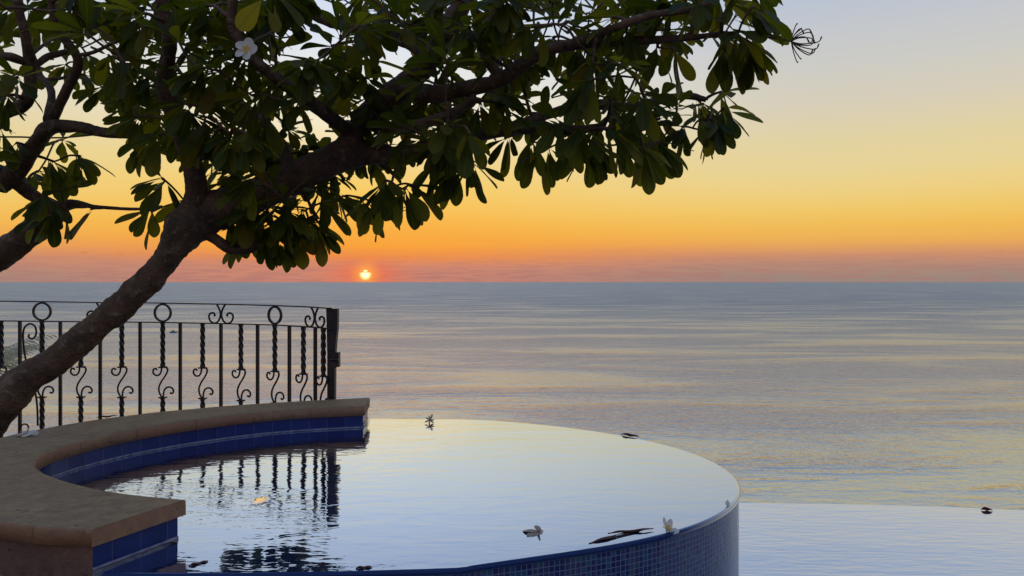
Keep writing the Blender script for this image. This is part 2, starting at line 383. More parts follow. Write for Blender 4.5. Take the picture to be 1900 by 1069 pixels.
def catmull(pts, n):
    pts = [Vector(p) for p in pts]; out = []
    for i in range(len(pts) - 1):
        p0 = pts[max(i - 1, 0)]; p1 = pts[i]; p2 = pts[i + 1]; p3 = pts[min(i + 2, len(pts) - 1)]
        for k in range(n):
            t = k / n
            out.append(0.5 * ((2 * p1) + (p2 - p0) * t + (2 * p0 - 5 * p1 + 4 * p2 - p3) * t * t + (3 * p1 - p0 - 3 * p2 + p3) * t ** 3))
    out.append(pts[-1].copy()); return out
def tube(pts, rad, sides=8, cap=True, prof=None, twist=0.0, flat=None):
    """sweep; rad number or list. flat=(a,b) rectangular half sizes with up=Z. returns verts, faces"""
    V = []; Fc = []; n = len(pts)
    rads = rad if isinstance(rad, (list, tuple)) else [rad] * n
    t0 = (pts[1] - pts[0]).normalized()
    up = Vector((0, 0, 1)) if abs(t0.z) < 0.9 else Vector((0, 1, 0))
    nx = t0.cross(up).normalized()
    for i, p in enumerate(pts):
        t = ((pts[min(i + 1, n - 1)] - pts[max(i - 1, 0)])).normalized()
        nx = (nx - t * nx.dot(t)).normalized(); ny = t.cross(nx)
        if flat:
            for a, b in ((-1, -1), (1, -1), (1, 1), (-1, 1)): V.append(p + nx * a * flat[0] + ny * b * flat[1])
        else:
            for k in range(sides):
                a = 2 * PI * k / sides + twist * i
                V.append(p + (nx * math.cos(a) + ny * math.sin(a)) * rads[i])
    s = 4 if flat else sides
    for i in range(n - 1):
        for k in range(s):
            a = i * s + k; b = i * s + (k + 1) % s
            Fc.append((a, b, b + s, a + s))
    if cap:
        Fc.append(tuple(range(s - 1, -1, -1))); Fc.append(tuple((n - 1) * s + k for k in range(s)))
    return V, Fc
def join(parts):
    V = []; Fc = []
    for v, f in parts:
        o = len(V); V += list(v); Fc += [tuple(i + o for i in q) for q in f]
    return V, Fc
def box(c, s, rot=None):
    V = []
    for dx in (-1, 1):
        for dy in (-1, 1):
            for dz in (-1, 1):
                v = Vector((dx * s[0] / 2, dy * s[1] / 2, dz * s[2] / 2))
                if rot: v = rot @ v
                V.append(Vector(c) + v)
    return V, [(0, 1, 3, 2), (4, 6, 7, 5), (0, 4, 5, 1), (2, 3, 7, 6), (0, 2, 6, 4), (1, 5, 7, 3)]

# ================================================================== SETTING
SEA_Z = -60.0
# sea: one sheet to the horizon
o = obj('sea', [(-40000, 20, SEA_Z), (40000, 20, SEA_Z), (40000, 45000, SEA_Z), (-40000, 45000, SEA_Z)], [(0, 1, 2, 3)], M_SEA); tag(o, kind='structure')

# plan curves (metres, water level 0)
HS = H
sp_px = [(-0.62, 5.48), (-0.05, 5.38), (0.3, 5.23), (0.68, 4.93), (0.89, 4.68), (1.06, 4.36), (1.14, 4.03), (1.13, 3.68), (0.96, 3.33), (0.67, 3.03), (0.53, 2.945), (0.28, 2.81), (0.02, 2.69), (-0.19, 2.63)]
c0 = Vector((-0.30, 4.03))
def fitr(pts, c, deg, n, a0, a1):
    # least squares of radius against angle (normal equations, tiny)
    A = [[0.0] * (deg + 1) for _ in range(deg + 1)]; B = [0.0] * (deg + 1)
    mid = (a0 + a1) / 2; hw = (a1 - a0) / 2
    for x, y in pts:
        a = math.atan2(y - c[1], x - c[0]); r = math.hypot(x - c[0], y - c[1])
        while a < min(a0, a1) - 0.6: a += 2 * PI
        while a > max(a0, a1) + 0.6: a -= 2 * PI
        s = (a - mid) / hw; b = [s ** k for k in range(deg + 1)]
        for i in range(deg + 1):
            B[i] += b[i] * r
            for j in range(deg + 1): A[i][j] += b[i] * b[j]
    m = deg + 1
    for i in range(m):
        p = max(range(i, m), key=lambda k: abs(A[k][i])); A[i], A[p] = A[p], A[i]; B[i], B[p] = B[p], B[i]
        for k in range(i + 1, m):
            f = A[k][i] / A[i][i]; B[k] -= f * B[i]
            for j in range(i, m): A[k][j] -= f * A[i][j]
    X = [0.0] * m
    for i in range(m - 1, -1, -1): X[i] = (B[i] - sum(A[i][j] * X[j] for j in range(i + 1, m))) / A[i][i]
    out = []
    for k in range(n + 1):
        s = -1 + 2 * k / n; a = mid + hw * s; r = sum(X[i] * s ** i for i in range(m))
        out.append(Vector((c[0] + math.cos(a) * r, c[1] + math.sin(a) * r, 0)))
    return out
spill = fitr(sp_px, c0, 6, 90, math.atan2(5.48 - 4.03, -0.32), math.atan2(2.63 - 4.03, 0.11))
spill = [v * HS for v in spill]
farext = [Vector((x, y, 0)) * HS for x, y in ((-1.03, 5.495), (-0.85, 5.495))]
nearext = [Vector((x, y, 0)) * HS for x, y in ((-0.42, 2.603), (-0.65, 2.588), (-0.95, 2.578), (-1.25, 2.578), (-1.405, 2.585))]
spill = farext + spill + nearext
spill = catmull(spill, 2)
# inner line of the curved wall
in_px = [(-1.0, 5.13), (-1.54, 4.96), (-1.92, 4.65), (-2.16, 4.33), (-2.28, 4.02), (-2.31, 3.8), (-2.28, 3.62), (-2.20, 3.48), (-2.08, 3.35), (-1.90, 3.215), (-1.71, 3.10), (-1.54, 3.02), (-1.39, 2.975), (-1.275, 2.945)]
inner = catmull([Vector((x, y, 0)) * HS for x, y in in_px], 8)
for _ in range(10): inner = [inner[0]] + [(inner[i - 1] + inner[i] * 2 + inner[i + 1]) / 4 for i in range(1, len(inner) - 1)] + [inner[-1]]
out_px = [(-1.04, 5.52), (-1.51, 5.36), (-2.08, 5.08), (-2.48, 4.74), (-2.72, 4.36), (-2.80, 4.0), (-2.80, 3.72), (-2.74, 3.42), (-2.60, 3.16), (-2.38, 2.95), (-2.10, 2.78), (-1.81, 2.665), (-1.60, 2.61), (-1.44, 2.585)]
outer = catmull([Vector((x, y, 0)) * HS for x, y in out_px], 8)
for _ in range(10): outer = [outer[0]] + [(outer[i - 1] + outer[i] * 2 + outer[i + 1]) / 4 for i in range(1, len(outer) - 1)] + [outer[-1]]
NI = len(inner)

# --- upper pool water: sheet with a rounded lip where it spills over
def inward(poly, d):
    n = len(poly); out = []
    for i, p in enumerate(poly):
        t = (poly[min(i + 1, n - 1)] - poly[max(i - 1, 0)]).normalized()
        out.append(p + Vector((t.y, -t.x, 0)) * d)      # right-hand side of travel = towards the pool
    return out
lipr = 0.010
V = []; Fc = []
ns = len(spill)
rings = [(lipr * 1.0, 0.0)] + [(lipr * (1 - math.sin(a)), -lipr * (1 - math.cos(a))) for a in (0.35, 0.7, 1.05, 1.35, PI / 2)] + [(0.0, -0.016)]
for d, z in rings:
    for p in inward(spill, d): V.append(Vector((p.x, p.y, z)))
for r in range(len(rings) - 1):
    for i in range(ns - 1):
        a = r * ns + i; Fc.append((a, a + 1, a + 1 + ns, a + ns))
# flat interior: strip from each spill vertex to points along the inner wall line (hidden 3 cm inside the wall)
wl = [p for p in inner]
cw = Vector((-1.3, 4.0, 0)) * HS
wl2 = [p + (p - cw).normalized() * 0.05 for p in wl]
bnd = [V[i] for i in range(ns)] + list(reversed(wl2))
b0 = len(V); 
cen = Vector((-0.5, 4.0, 0)) * HS
b0 = len(V)
V.append(cen)
for p in reversed(wl2): V.append(Vector((p.x, p.y, 0)))
f0 = len(V)
for p in inward(spill, lipr * 1.0): V.append(Vector((p.x, p.y, 0)))
idx = [f0 + i for i in range(ns)] + [b0 + 1 + i for i in range(NI)]
for i in range(len(idx)):
    a = idx[i]; b = idx[(i + 1) % len(idx)]
    Fc.append((b0, b, a))
o = obj('pool_water', V, Fc, M_POOL); tag(o, kind='structure')

# --- upper pool body clad in mosaic
pool = thing('infinity_pool', 'round raised infinity pool clad in small blue mosaic tiles, water spilling over its rim', 'pool', (0.3, 3.4, -0.75))
def wallstrip(poly, z0, z1, nz=1):
    V = []; Fc = []; UV = []; L = 0; n = len(poly)
    for i, p in enumerate(poly):
        if i: L += (p - poly[i - 1]).length
        for k in range(nz + 1):
            z = z0 + (z1 - z0) * k / nz; V.append(Vector((p.x, p.y, z))); UV.append((L, z))
    for i in range(n - 1):
        for k in range(nz):
            a = i * (nz + 1) + k; Fc.append((a, a + 1, a + nz + 2, a + nz + 1))
    return V, Fc, UV
wall_line = inward(spill, 0.006)
V, Fc, UV = wallstrip(wall_line, -0.012, -0.80)
o = obj('mosaic_wall', shift(V, pool.location), Fc, M_MOSAIC, pool, uvs=UV)
# floor under the water (closes the body)
V = [Vector((p.x, p.y, -0.78)) for p in wall_line] + [Vector((p.x, p.y, -0.78)) for p in reversed(wl2)]
o = obj('pool_floor', shift(V, pool.location), [tuple(range(len(V)))], M_DECK, pool, smooth=False)

# --- curved wall: coping slab, tile band, stone cladding
ZT = 0.150 * H; ZB = 0.088 * H
cwall = thing('curved_wall', 'low curved wall hugging the round pool, with a broad stone coping and glazed blue tile band', 'wall', (-1.9, 3.4, -0.65))
def coping():
    bev = 0.007
    prof = []      # (f along width 0 inner..1 outer, offset in m, z)
    prof += [(0, 0.0, ZB), (0, 0.0, ZT - bev * 1.3), (0, bev * 0.35, ZT - bev * 0.4), (0, bev * 1.3, ZT)]
    prof += [(k / 6, 0, ZT) for k in range(1, 6)]
    prof += [(1, -bev * 1.3, ZT), (1, -bev * 0.35, ZT - bev * 0.4), (1, 0, ZT - bev * 1.3), (1, 0, ZB)]
    V = []; Fc = []; m = len(prof)
    for i in range(NI):
        a, b = inner[i], outer[i]; d = (b - a).normalized()
        for f, off, z in prof:
            p = a.lerp(b, f) + d * off
            q = Vector((p.x, p.y, z))
            wob = noise.noise(q * 9) * 0.006 + noise.noise(q * 37) * 0.0028 + noise.noise(q * 90) * 0.0012
            if z < ZT: q += d * wob * (-1 if f == 0 else 1)
            else: q.z += wob * 0.25
            V.append(q)
    for i in range(NI - 1):
        for k in range(m):
            a = i * m + k; b = i * m + (k + 1) % m
            Fc.append((a, b, b + m, a + m))
    UV = []; L = 0
    for i in range(NI):
        if i: L += (inner[i] - inner[i - 1]).length
        UV += [(L, 0.0 if z < ZT - 0.0001 else 1.0) for f, off, z in prof]
    for i0 in (0, (NI - 1) * m):          # end faces carry their own vertices so they read as cut stone
        b = len(V); V += [V[i0 + k].copy() for k in range(m)]; UV += [(0.02 if i0 else 3.3, 0.0)] * m
        Fc.append(tuple(range(b, b + m)) if i0 == 0 else tuple(range(b + m - 1, b - 1, -1)))
    return V, Fc, UV
V, Fc, UV = coping()
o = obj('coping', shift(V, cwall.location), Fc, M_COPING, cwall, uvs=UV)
# wall body inset under the slab
bi = [inner[i].lerp(outer[i], 0.06) for i in range(NI)]
bo = [inner[i].lerp(outer[i], 0.955) for i in range(NI)]
for L_ in (bi, bo):            # pull the two ends back under the slab too
    L_[0] = L_[0] + (L_[1] - L_[0]).normalized() * 0.012; L_[-1] = L_[-1] + (L_[-2] - L_[-1]).normalized() * 0.012
ring = list(reversed(bi))
V, Fc, UV = wallstrip(ring, 0.0, ZB)
e0 = [bi[-1], bo[-1]]
lineB = [bo[0], bi[0]] + bi[1:-1] + [bi[-1], bo[-1]]
def fine(line, step=0.05):
    out = [line[0]]
    for a, b in zip(line, line[1:]):
        n = max(1, int((b - a).length / step))
        for k in range(1, n + 1): out.append(a.lerp(b, k / n))
    return out
lineB = fine(lineB)
V, Fc, UV = wallstrip(lineB, -0.4, ZB - 0.0005)
UV = [(u, v) for u, v in UV]
o = obj('tile_band', shift(V, cwall.location), Fc, M_BAND, cwall, smooth=False, uvs=UV)
# projecting glazed bead at the waterline
bead = []
for i, p in enumerate(lineB): bead.append(Vector((p.x, p.y, 0.004)))
V, Fc = tube(bead, 0.0055, 6)
o = obj('waterline_trim', shift(V, cwall.location), Fc, M_BAND, cwall, uvs=[(i * 0.01, 0.003) for i in range(len(V))])
V, Fc, UV = wallstrip(fine(bo), -0.65, ZB - 0.0005)
V2, F2 = [], []
o = obj('stone_face', shift(V, cwall.location), Fc, M_WALL, cwall, smooth=False, uvs=[(u, 1.0) for u, v in UV])

# --- lower pool
ZL = -0.80
def GL(x, y): return G(x, y, ZL)
lp = [GL(1380, 933), GL(1560, 935.5), GL(1740, 940), GL(1900, 947)]
left_edge = Vector((-1.2, lp[0].y + 0.12, ZL)); right_edge = Vector((7.5, lp[3].y - 0.75, ZL))
edge = catmull([left_edge, Vector((0.4, lp[0].y + 0.07, ZL))] + lp + [Vector((5.8, lp[3].y - 0.28, ZL)), right_edge], 10)
V = [Vector(p) for p in edge] + [Vector((p.x, 2.0, ZL)) for p in edge]; n = len(edge)
base = len(V)
for r in (0.35, 0.75, 1.15, PI / 2):
    for p in edge: V.append(Vector((p.x, p.y + 0.02 * math.sin(r), ZL - 0.02 * (1 - math.cos(r)))))
f0 = len(V); V += [Vector((p.x, p.y, ZL)) for p in edge]
Fc = [(f0 + i, i + n, i + 1 + n, f0 + i + 1) for i in range(n - 1)]
rows = [0, base, base + n, base + 2 * n, base + 3 * n]
for a, b in zip(rows, rows[1:]):
    Fc += [(a + i, a + i + 1, b + i + 1, b + i) for i in range(n - 1)]
o = obj('lower_pool_water', V, Fc, M_LOWER); tag(o, kind='structure')
lpool = thing('lower_pool', 'wide lower infinity pool to the right, its flat edge against the sea', 'pool', (3.0, 5.6, -1.6))
V, Fc, UV = wallstrip([Vector((p.x, p.y + 0.016, 0)) for p in edge], ZL - 0.012, -1.9)
obj('mosaic_wall', shift(V, lpool.location), Fc, M_MOSAIC, lpool, uvs=UV)
V = [Vector((-1.2, 2.0, -1.6)), Vector((7.5, 2.0, -1.6)), Vector((7.5, 5.6, -1.6)), Vector((-1.2, 5.6, -1.6))]
obj('pool_floor', shift(V, lpool.location), [(0, 1, 2, 3)], M_MOSAIC, lpool, smooth=False, uvs=[(0, 0), (8.7, 0), (8.7, 3.6), (0, 3.6)])

# --- terrace the camera stands on, and the strip behind the wall that carries the railing
V = [(-9, -8, -0.65), (12, -8, -0.65), (12, 1.98, -0.65), (-9, 1.98, -0.65)]
o = obj('terrace', V, [(0, 1, 2, 3)], M_DECK, smooth=False); tag(o, kind='structure')
V, Fc = join([box((-4.9, 3.4, -0.95), (7.3, 2.9, 0.6)), box((-3.9, 4.95 + 0.27, -0.72), (5.3, 1.0, 0.6))])
o = obj('planting_bed', V, Fc, M_HILL, smooth=False); tag(o, kind='structure')
# hillside dropping to the sea
V = []; Fc = []; nx_, ny_ = 60, 40
for j in range(ny_ + 1):
    for i in range(nx_ + 1):
        x = -140 + 280 * i / nx_; t = j / ny_; y = -60 + (6.0 + 60) * min(1, t / 0.3) if t < 0.3 else 6.0 + 75 * (t - 0.3) / 0.7
        z = -1.95 if t <= 0.3 else -1.95 - (60) * ((t - 0.3) / 0.7) ** 0.9
        z += noise.noise(Vector((x * 0.08, y * 0.08, 0))) * 2.0 * max(0, min(1, (t - 0.33) * 6)) - 0.2
        V.append((x, y, z))
for j in range(ny_):
    for i in range(nx_):
        a = j * (nx_ + 1) + i; Fc.append((a, a + 1, a + nx_ + 2, a + nx_ + 1))
o = obj('hillside', V, Fc, M_HILL); tag(o, kind='structure')

# ================================================================== RAILING
rD = [(-260, 4.9), (-150, 5.15), (-50, 5.24), (0, 5.25), (150, 5.26), (300, 5.24), (376, 5.20), (447, 5.11), (510, 5.0), (563, 4.86), (604, 4.73), (622, 4.66)]
def interp(tab, x):
    if x <= tab[0][0]: return tab[0][1]
    for (a, va), (b, vb) in zip(tab, tab[1:]):
        if x <= b: return va + (vb - va) * (x - a) / (b - a)
    return tab[-1][1]
topy = [(-200, 557), (0, 559), (300, 562.5), (410, 564.5), (510, 567), (563, 569), (610, 572), (630, 573)]
midy = [(-200, 593), (0, 595.5), (300, 598.5), (410, 600.5), (510, 603), (563, 606), (610, 609.5), (630, 610)]
def rp(x, tab): return P(x, interp(tab, x), interp(rD, x))
rail = thing('iron_railing', 'black wrought iron railing with twisted bars, rings and scrolls along the terrace edge', 'railing', (-2.6, 5.2, -0.42))
RL = rail.location.copy()
def rpart(name, vf, parent=rail, smooth=False):
    return obj(name, shift(vf[0], RL), vf[1], M_IRON, parent, smooth=smooth)
xs = list(range(-240, 600, 20)) + [606, 612]
rpart('top_rail', tube([rp(x, topy) for x in xs], 0, flat=(0.016, 0.004)))
rpart('lower_rail', tube([rp(x, midy) for x in xs], 0, flat=(0.013, 0.004)))
ZBASE = -0.42
def railframe(x):
    a = rp(x - 6, midy); b = rp(x + 6, midy); t = (b - a); t.z = 0; t.normalize(); return t
def sqbar(p0, z1, half, twist_pitch=None):
    V = []; Fc = []; n = 1 if not twist_pitch else max(2, int(abs(p0.z - z1) / 0.0083))
    tx = railframe_cur
    ny = Vector((-tx.y, tx.x, 0))
    for i in range(n + 1):
        z = p0.z + (z1 - p0.z) * i / n; a0 = PI / 4 + (0 if not twist_pitch else (p0.z - z) / twist_pitch * PI / 2)
        for k in range(4):
            a = a0 + k * PI / 2
            V.append(Vector((p0.x, p0.y, z)) + (tx * math.cos(a) + ny * math.sin(a)) * half * 1.414)
    for i in range(n):
        for k in range(4):
            a = i * 4 + k; b = i * 4 + (k + 1) % 4; Fc.append((a, b, b + 4, a + 4))
    Fc.append((0, 1, 2, 3)); Fc.append((n * 4 + 3, n * 4 + 2, n * 4 + 1, n * 4))
    return V, Fc
def scroll2(p, pts, k, rad=0.0062, mir=1):
    tx = railframe_cur
    q = [p + tx * (a * k * mir) + Vector((0, 0, b * k)) for a, b in pts]
    return tube(catmull(q, 6), rad, 8)
plain = [-188, -112, -38, 37, 112, 186, 260, 334.5, 410, 478, 537, 585]
twist = [-226, -150, -75, 2, 78, 150, 226, 302, 376, 447, 510, 563, 600]
for x in plain:
    railframe_cur = railframe(x); p = rp(x, midy)
    rpart('plain_bar', sqbar(p - Vector((0, 0, 0.004)), ZBASE, 0.0088))
ZC1, ZC2 = 0.256, 0.043
S1 = [(15, 0), (24, -8), (25, -22), (12, -47), (-8, -75), (-20, -103), (-18, -130), (-5, -152)]
S2 = [(-6, -4), (-9, -25), (-20, -41), (-38, -43), (-51, -30), (-49, -14), (-38, -9), (-31, -17)]
S3 = [(3, -150), (5, -128), (14, -109), (31, -101), (49, -106), (57, -121), (50, -133), (39, -130)]
for x in twist:
    railframe_cur = railframe(x); p = rp(x, midy); k = 0.00138
    b = rpart('twisted_bar', sqbar(p - Vector((0, 0, 0.004)), ZC1, 0.0120, 0.05))
    pc = Vector((p.x, p.y, ZC1))
    ang = math.atan2(railframe_cur.y, railframe_cur.x); rot = Matrix.Rotation(ang, 3, 'Z')
    rpart('collar', box((p.x, p.y, ZC1 - 0.003), (0.052, 0.03, 0.009), rot), b)
    rpart('scroll', join([scroll2(pc, S1, k), scroll2(pc, S2, k), scroll2(pc, S3, k)]), b, True)
    rpart('collar', box((p.x, p.y, ZC2), (0.05, 0.03, 0.009), rot), b)
    rpart('twisted_foot', sqbar(Vector((p.x, p.y, ZC2 - 0.004)), ZBASE, 0.0120, 0.05), b)
for x in (-150, 78, 302, 510):
    railframe_cur = railframe(x); a = rp(x, topy); b = rp(x, midy); c = (a + b) / 2; r = (a.z - b.z) / 2 - 0.009
    V = []; Fc = []
    ny = Vector((-railframe_cur.y, railframe_cur.x, 0)); N = 40
    for i in range(N):
        t = 2 * PI * i / N; d = railframe_cur * math.cos(t) + Vector((0, 0, 1)) * math.sin(t)
        for (rr, yy) in ((-0.0055, -0.008), (0.0055, -0.008), (0.0055, 0.008), (-0.0055, 0.008)): V.append(c + d * (r + rr) + ny * yy)
    for i in range(N):
        for k in range(4):
            Fc.append((i * 4 + k, i * 4 + (k + 1) % 4, ((i + 1) % N) * 4 + (k + 1) % 4, ((i + 1) % N) * 4 + k))
    bx1 = box(c + Vector((0, 0, r + 0.008)), (0.03, 0.016, 0.006)); bx2 = box(c - Vector((0, 0, r + 0.008)), (0.036, 0.018, 0.006))
    rpart('ring', join([(V, Fc), bx1, bx2]))
SC = [(-47, -2), (-22, -38), (-5, -88), (-13, -130), (-35, -166), (-70, -184), (-113, -172), (-139, -135), (-138, -102), (-116, -83), (-88, -83), (-71, -99), (-78, -114)]
for x in (-38, 188, 410, 584):
    railframe_cur = railframe(x); p = rp(x, topy) - Vector((0, 0, 0.004))
    hh = (rp(x, topy).z - rp(x, midy).z) / 192
    rpart('scroll_pair', join([scroll2(p, SC, hh, 0.0066, 1), scroll2(p, SC, hh, 0.0066, -1)]), rail, True)
# the long hooked scroll brace near the left of the picture
D = 5.22
q = [P(70, 790, D), P(69, 755, D), P(64, 722, D), P(48, 668, D), P(43, 630, D), (P(45, 609, D)), P(55, 601, D), P(65, 606, D), P(67, 620, D), P(60, 629, D), P(53, 625, D), P(55, 620, D)]
rpart('hooked_scroll', tube(catmull(q, 8), 0.0065, 8), rail, True)
q = [P(35, 815, D), P(36, 798, D), P(42, 788, D), P(50, 788, D), P(53, 795, D), P(50, 800, D)]
rpart('hooked_scroll', tube(catmull(q, 8), 0.0055, 8), rail, True)
# end post: thick, swelling at its head, with its latch box
pD = 4.74
post = [(573, 605, 626), (590, 605.5, 626), (610, 606, 625.5), (635, 606.5, 623), (655, 607, 621.5), (680, 607, 621), (740, 607, 620.5), (800, 607, 620.5), (880, 607, 620.5)]
V = []; Fc = []
for y, xa, xb in post:
    a = P(xa, y, pD); b = P(xb, y, pD)
    for v in (a, b, b + Vector((0, 0.05, 0)), a + Vector((0, 0.05, 0))): V.append(v)
for i in range(len(post) - 1):
    for k in range(4):
        a = i * 4 + k; b = i * 4 + (k + 1) % 4; Fc.append((a, b, b + 4, a + 4))
Fc.append((3, 2, 1, 0)); e = len(post) * 4; Fc.append((e - 4, e - 3, e - 2, e - 1))
pst = rpart('end_post', (V, Fc))
lt = join([box(P(623, 667, pD), (0.048, 0.05, 0.092)), box(P(618, 655, pD) + Vector((0, -0.02, 0)), (0.05, 0.02, 0.012)), box(P(618, 680, pD) + Vector((0, -0.02, 0)), (0.05, 0.02, 0.012)),
           tube([P(612, 667, pD - 0.03), P(628, 667, pD - 0.03)], 0.012, 10)])
rpart('latch', lt, pst)

# ================================================================== TREES
def bough(parent, name, pts, lumps=1.0, m=M_BARK, sides=16, loc=(0, 0, 0)):
    """pts: (x, y, D, r_px)"""
    raw = [P(x, y, D) for x, y, D, r in pts]; rr = [r / F * D for x, y, D, r in pts]
    sm = catmull(raw, 8); rs = catmull([Vector((r, 0, 0)) for r in rr], 8)
    rad = [v.x for v in rs]
    V, Fc = tube(sm, rad, sides)
    n = len(sm)
    for i in range(n):
        c = sm[i]
        for k in range(sides):
            v = V[i * sides + k]; d = (v - c)
            w_ = noise.noise(v * 7) * 0.16 + noise.noise(v * 22) * 0.10 + noise.noise(v * 60) * 0.05
            V[i * sides + k] = c + d * (1 + w_ * lumps)
    obj(name, shift(V, loc), Fc, m, parent)
    return list(zip(sm, rad))
skelA = []; skelB = []
tA = thing('plumeria_tree', 'large leaning plumeria tree whose trunk crosses the railing and whose crown spreads over the pool', 'tree', P(-230, 1000, 4.5))
tB = thing('plumeria_tree', 'smaller plumeria tree at the left edge, its slanting trunk well above the railing', 'tree', P(-330, 900, 5.6))
LA = tA.location.copy(); LB = tB.location.copy()
skelT = bough(tA, 'trunk', [(-230, 1000, 4.5, 60), (-150, 900, 4.55, 54), (-70, 812, 4.6, 43), (0, 751, 4.65, 37), (41, 710, 4.7, 31), (91, 677, 4.74, 26), (145, 634, 4.78, 25), (188, 599, 4.79, 25), (208, 583, 4.8, 27), (222, 570, 4.81, 25),
        (248, 546, 4.82, 24.5), (278, 520, 4.84, 24.5), (302, 490, 4.85, 24), (319, 466, 4.85, 26), (338, 438, 4.86, 34), (354, 412, 4.87, 38), (378, 392, 4.88, 36)], 1.1, sides=28, loc=LA)
skelA += bough(tA, 'bough', [(350, 420, 4.87, 38), (390, 395, 4.9, 38), (430, 380, 4.93, 34), (480, 360, 4.96, 31), (540, 332, 5.0, 29), (600, 305, 5.02, 28), (645, 285, 5.05, 29), (690, 283, 5.05, 22), (740, 290, 5.05, 19),
        (800, 272, 5.0, 17), (860, 255, 4.95, 14), (930, 242, 4.9, 13), (1000, 238, 4.85, 11), (1060, 242, 4.8, 9), (1120, 235, 4.8, 7)], loc=LA)
skelA += bough(tA, 'bough', [(640, 290, 5.05, 28), (655, 250, 5.0, 21), (680, 220, 4.95, 22), (715, 185, 4.9, 23), (755, 155, 4.85, 22), (800, 105, 4.8, 20), (835, 50, 4.75, 20), (862, -10, 4.7, 18), (890, -110, 4.6, 14)], loc=LA)
skelA += bough(tA, 'bough', [(745, 165, 4.86, 20), (800, 175, 4.7, 17), (860, 165, 4.6, 15), (925, 150, 4.5, 14), (970, 120, 4.4, 14), (1010, 95, 4.35, 11), (1080, 82, 4.3, 9), (1180, 76, 4.25, 8), (1280, 70, 4.2, 6), (1350, 62, 4.2, 5)], loc=LA)
skelA += bough(tA, 'bough', [(800, 110, 4.8, 14), (750, 75, 4.9, 12), (700, 70, 5.0, 12), (660, 52, 5.1, 12), (600, 35, 5.2, 11), (545, 5, 5.25, 10), (500, -40, 5.3, 9)], loc=LA)
skelA += bough(tA, 'bough', [(355, 415, 4.87, 26), (365, 350, 4.8, 20), (352, 290, 4.7, 18), (325, 220, 4.6, 16), (305, 150, 4.5, 14), (315, 80, 4.4, 13), (300, 0, 4.3, 11), (280, -90, 4.2, 9)], loc=LA)
skelA += bough(tA, 'bough', [(375, 425, 4.9, 12), (405, 448, 4.9, 10), (430, 462, 4.95, 10), (465, 458, 4.98, 11), (500, 440, 5.0, 10), (545, 425, 5.02, 8), (590, 400, 5.05, 6)], loc=LA)
skelA += bough(tA, 'bough', [(930, 145, 4.5, 12), (900, 100, 4.5, 10), (905, 50, 4.45, 10), (935, -10, 4.4, 8), (960, -80, 4.3, 7)], loc=LA)
skelA += bough(tA, 'bough', [(1050, 85, 4.3, 8), (1120, 60, 4.15, 8), (1200, 30, 4.05, 7), (1290, 15, 4.0, 6), (1360, -20, 4.0, 5)], loc=LA)
skelA += bough(tA, 'bough', [(930, 242, 4.9, 9), (1010, 215, 5.05, 9), (1090, 195, 5.2, 9), (1170, 198, 5.3, 9), (1230, 185, 5.35, 8), (1275, 178, 5.4, 7), (1310, 185, 5.4, 5)], loc=LA)
skelA += bough(tA, 'bough', [(650, 245, 5.0, 14), (590, 200, 4.6, 13), (520, 150, 4.3, 12), (460, 100, 4.1, 10), (430, 40, 4.0, 9), (440, -30, 3.9, 8)], loc=LA)
skelA += bough(tA, 'bough', [(540, 330, 5.0, 14), (520, 270, 5.2, 13), (480, 220, 5.4, 12), (430, 190, 5.5, 10), (390, 150, 5.6, 9)], loc=LA)
skelA += bough(tA, 'bough', [(690, 225, 4.95, 12), (740, 240, 4.7, 11), (800, 225, 4.5, 10), (850, 205, 4.4, 9), (880, 180, 4.3, 7)], loc=LA)
bough(tB, 'trunk', [(-330, 900, 5.6, 45), (-250, 720, 5.55, 38), (-130, 575, 5.5, 33), (-40, 500, 5.45, 27), (10, 468, 5.4, 25), (50, 438, 5.4, 24), (82, 408, 5.4, 25), (105, 380, 5.4, 26)], sides=20, loc=LB)
skelB += bough(tB, 'bough', [(100, 392, 5.4, 18.7), (75, 372, 5.35, 11.7), (45, 350, 5.3, 14.0), (20, 330, 5.2, 15.6), (-60, 300, 5.1, 13.3)], loc=LB)
skelB += bough(tB, 'bough', [(0, 345, 5.2, 17.2), (35, 310, 5.15, 17.2), (65, 270, 5.1, 15.6), (90, 238, 5.0, 14.0), (140, 235, 5.0, 10.9), (185, 245, 4.95, 9.4), (240, 250, 4.9, 7.0)], loc=LB)
skelB += bough(tB, 'bough', [(72, 265, 5.1, 10.9), (100, 215, 5.0, 9.4), (125, 165, 4.9, 9.4), (145, 115, 4.8, 8.6), (118, 70, 4.7, 7.8), (98, 20, 4.6, 7.0), (90, -50, 4.5, 6.2)], loc=LB)
skelB += bough(tB, 'bough', [(-40, 215, 4.9, 13.3), (20, 205, 4.9, 12.5), (52, 180, 4.85, 11.7), (56, 120, 4.8, 10.9), (48, 70, 4.7, 8.6), (30, 0, 4.6, 7.0)], loc=LB)
skelB += bough(tB, 'bough', [(105, 385, 5.4, 13.3), (140, 378, 5.35, 7.0), (180, 384, 5.3, 3.5), (250, 388, 5.2, 2.8), (300, 384, 5.1, 3.1)], loc=LB)
skelB += bough(tB, 'bough', [(-40, 110, 4.6, 7.8), (20, 105, 4.65, 7.0), (60, 122, 4.8, 6.2), (90, 105, 4.9, 6.2), (130, 95, 5.0, 5.5)], loc=LB)
skelB += bough(tB, 'bough', [(90, 225, 5.0, 9.4), (95, 170, 5.1, 7.0), (75, 140, 5.2, 5.5), (60, 100, 5.2, 4.7)], loc=LB)

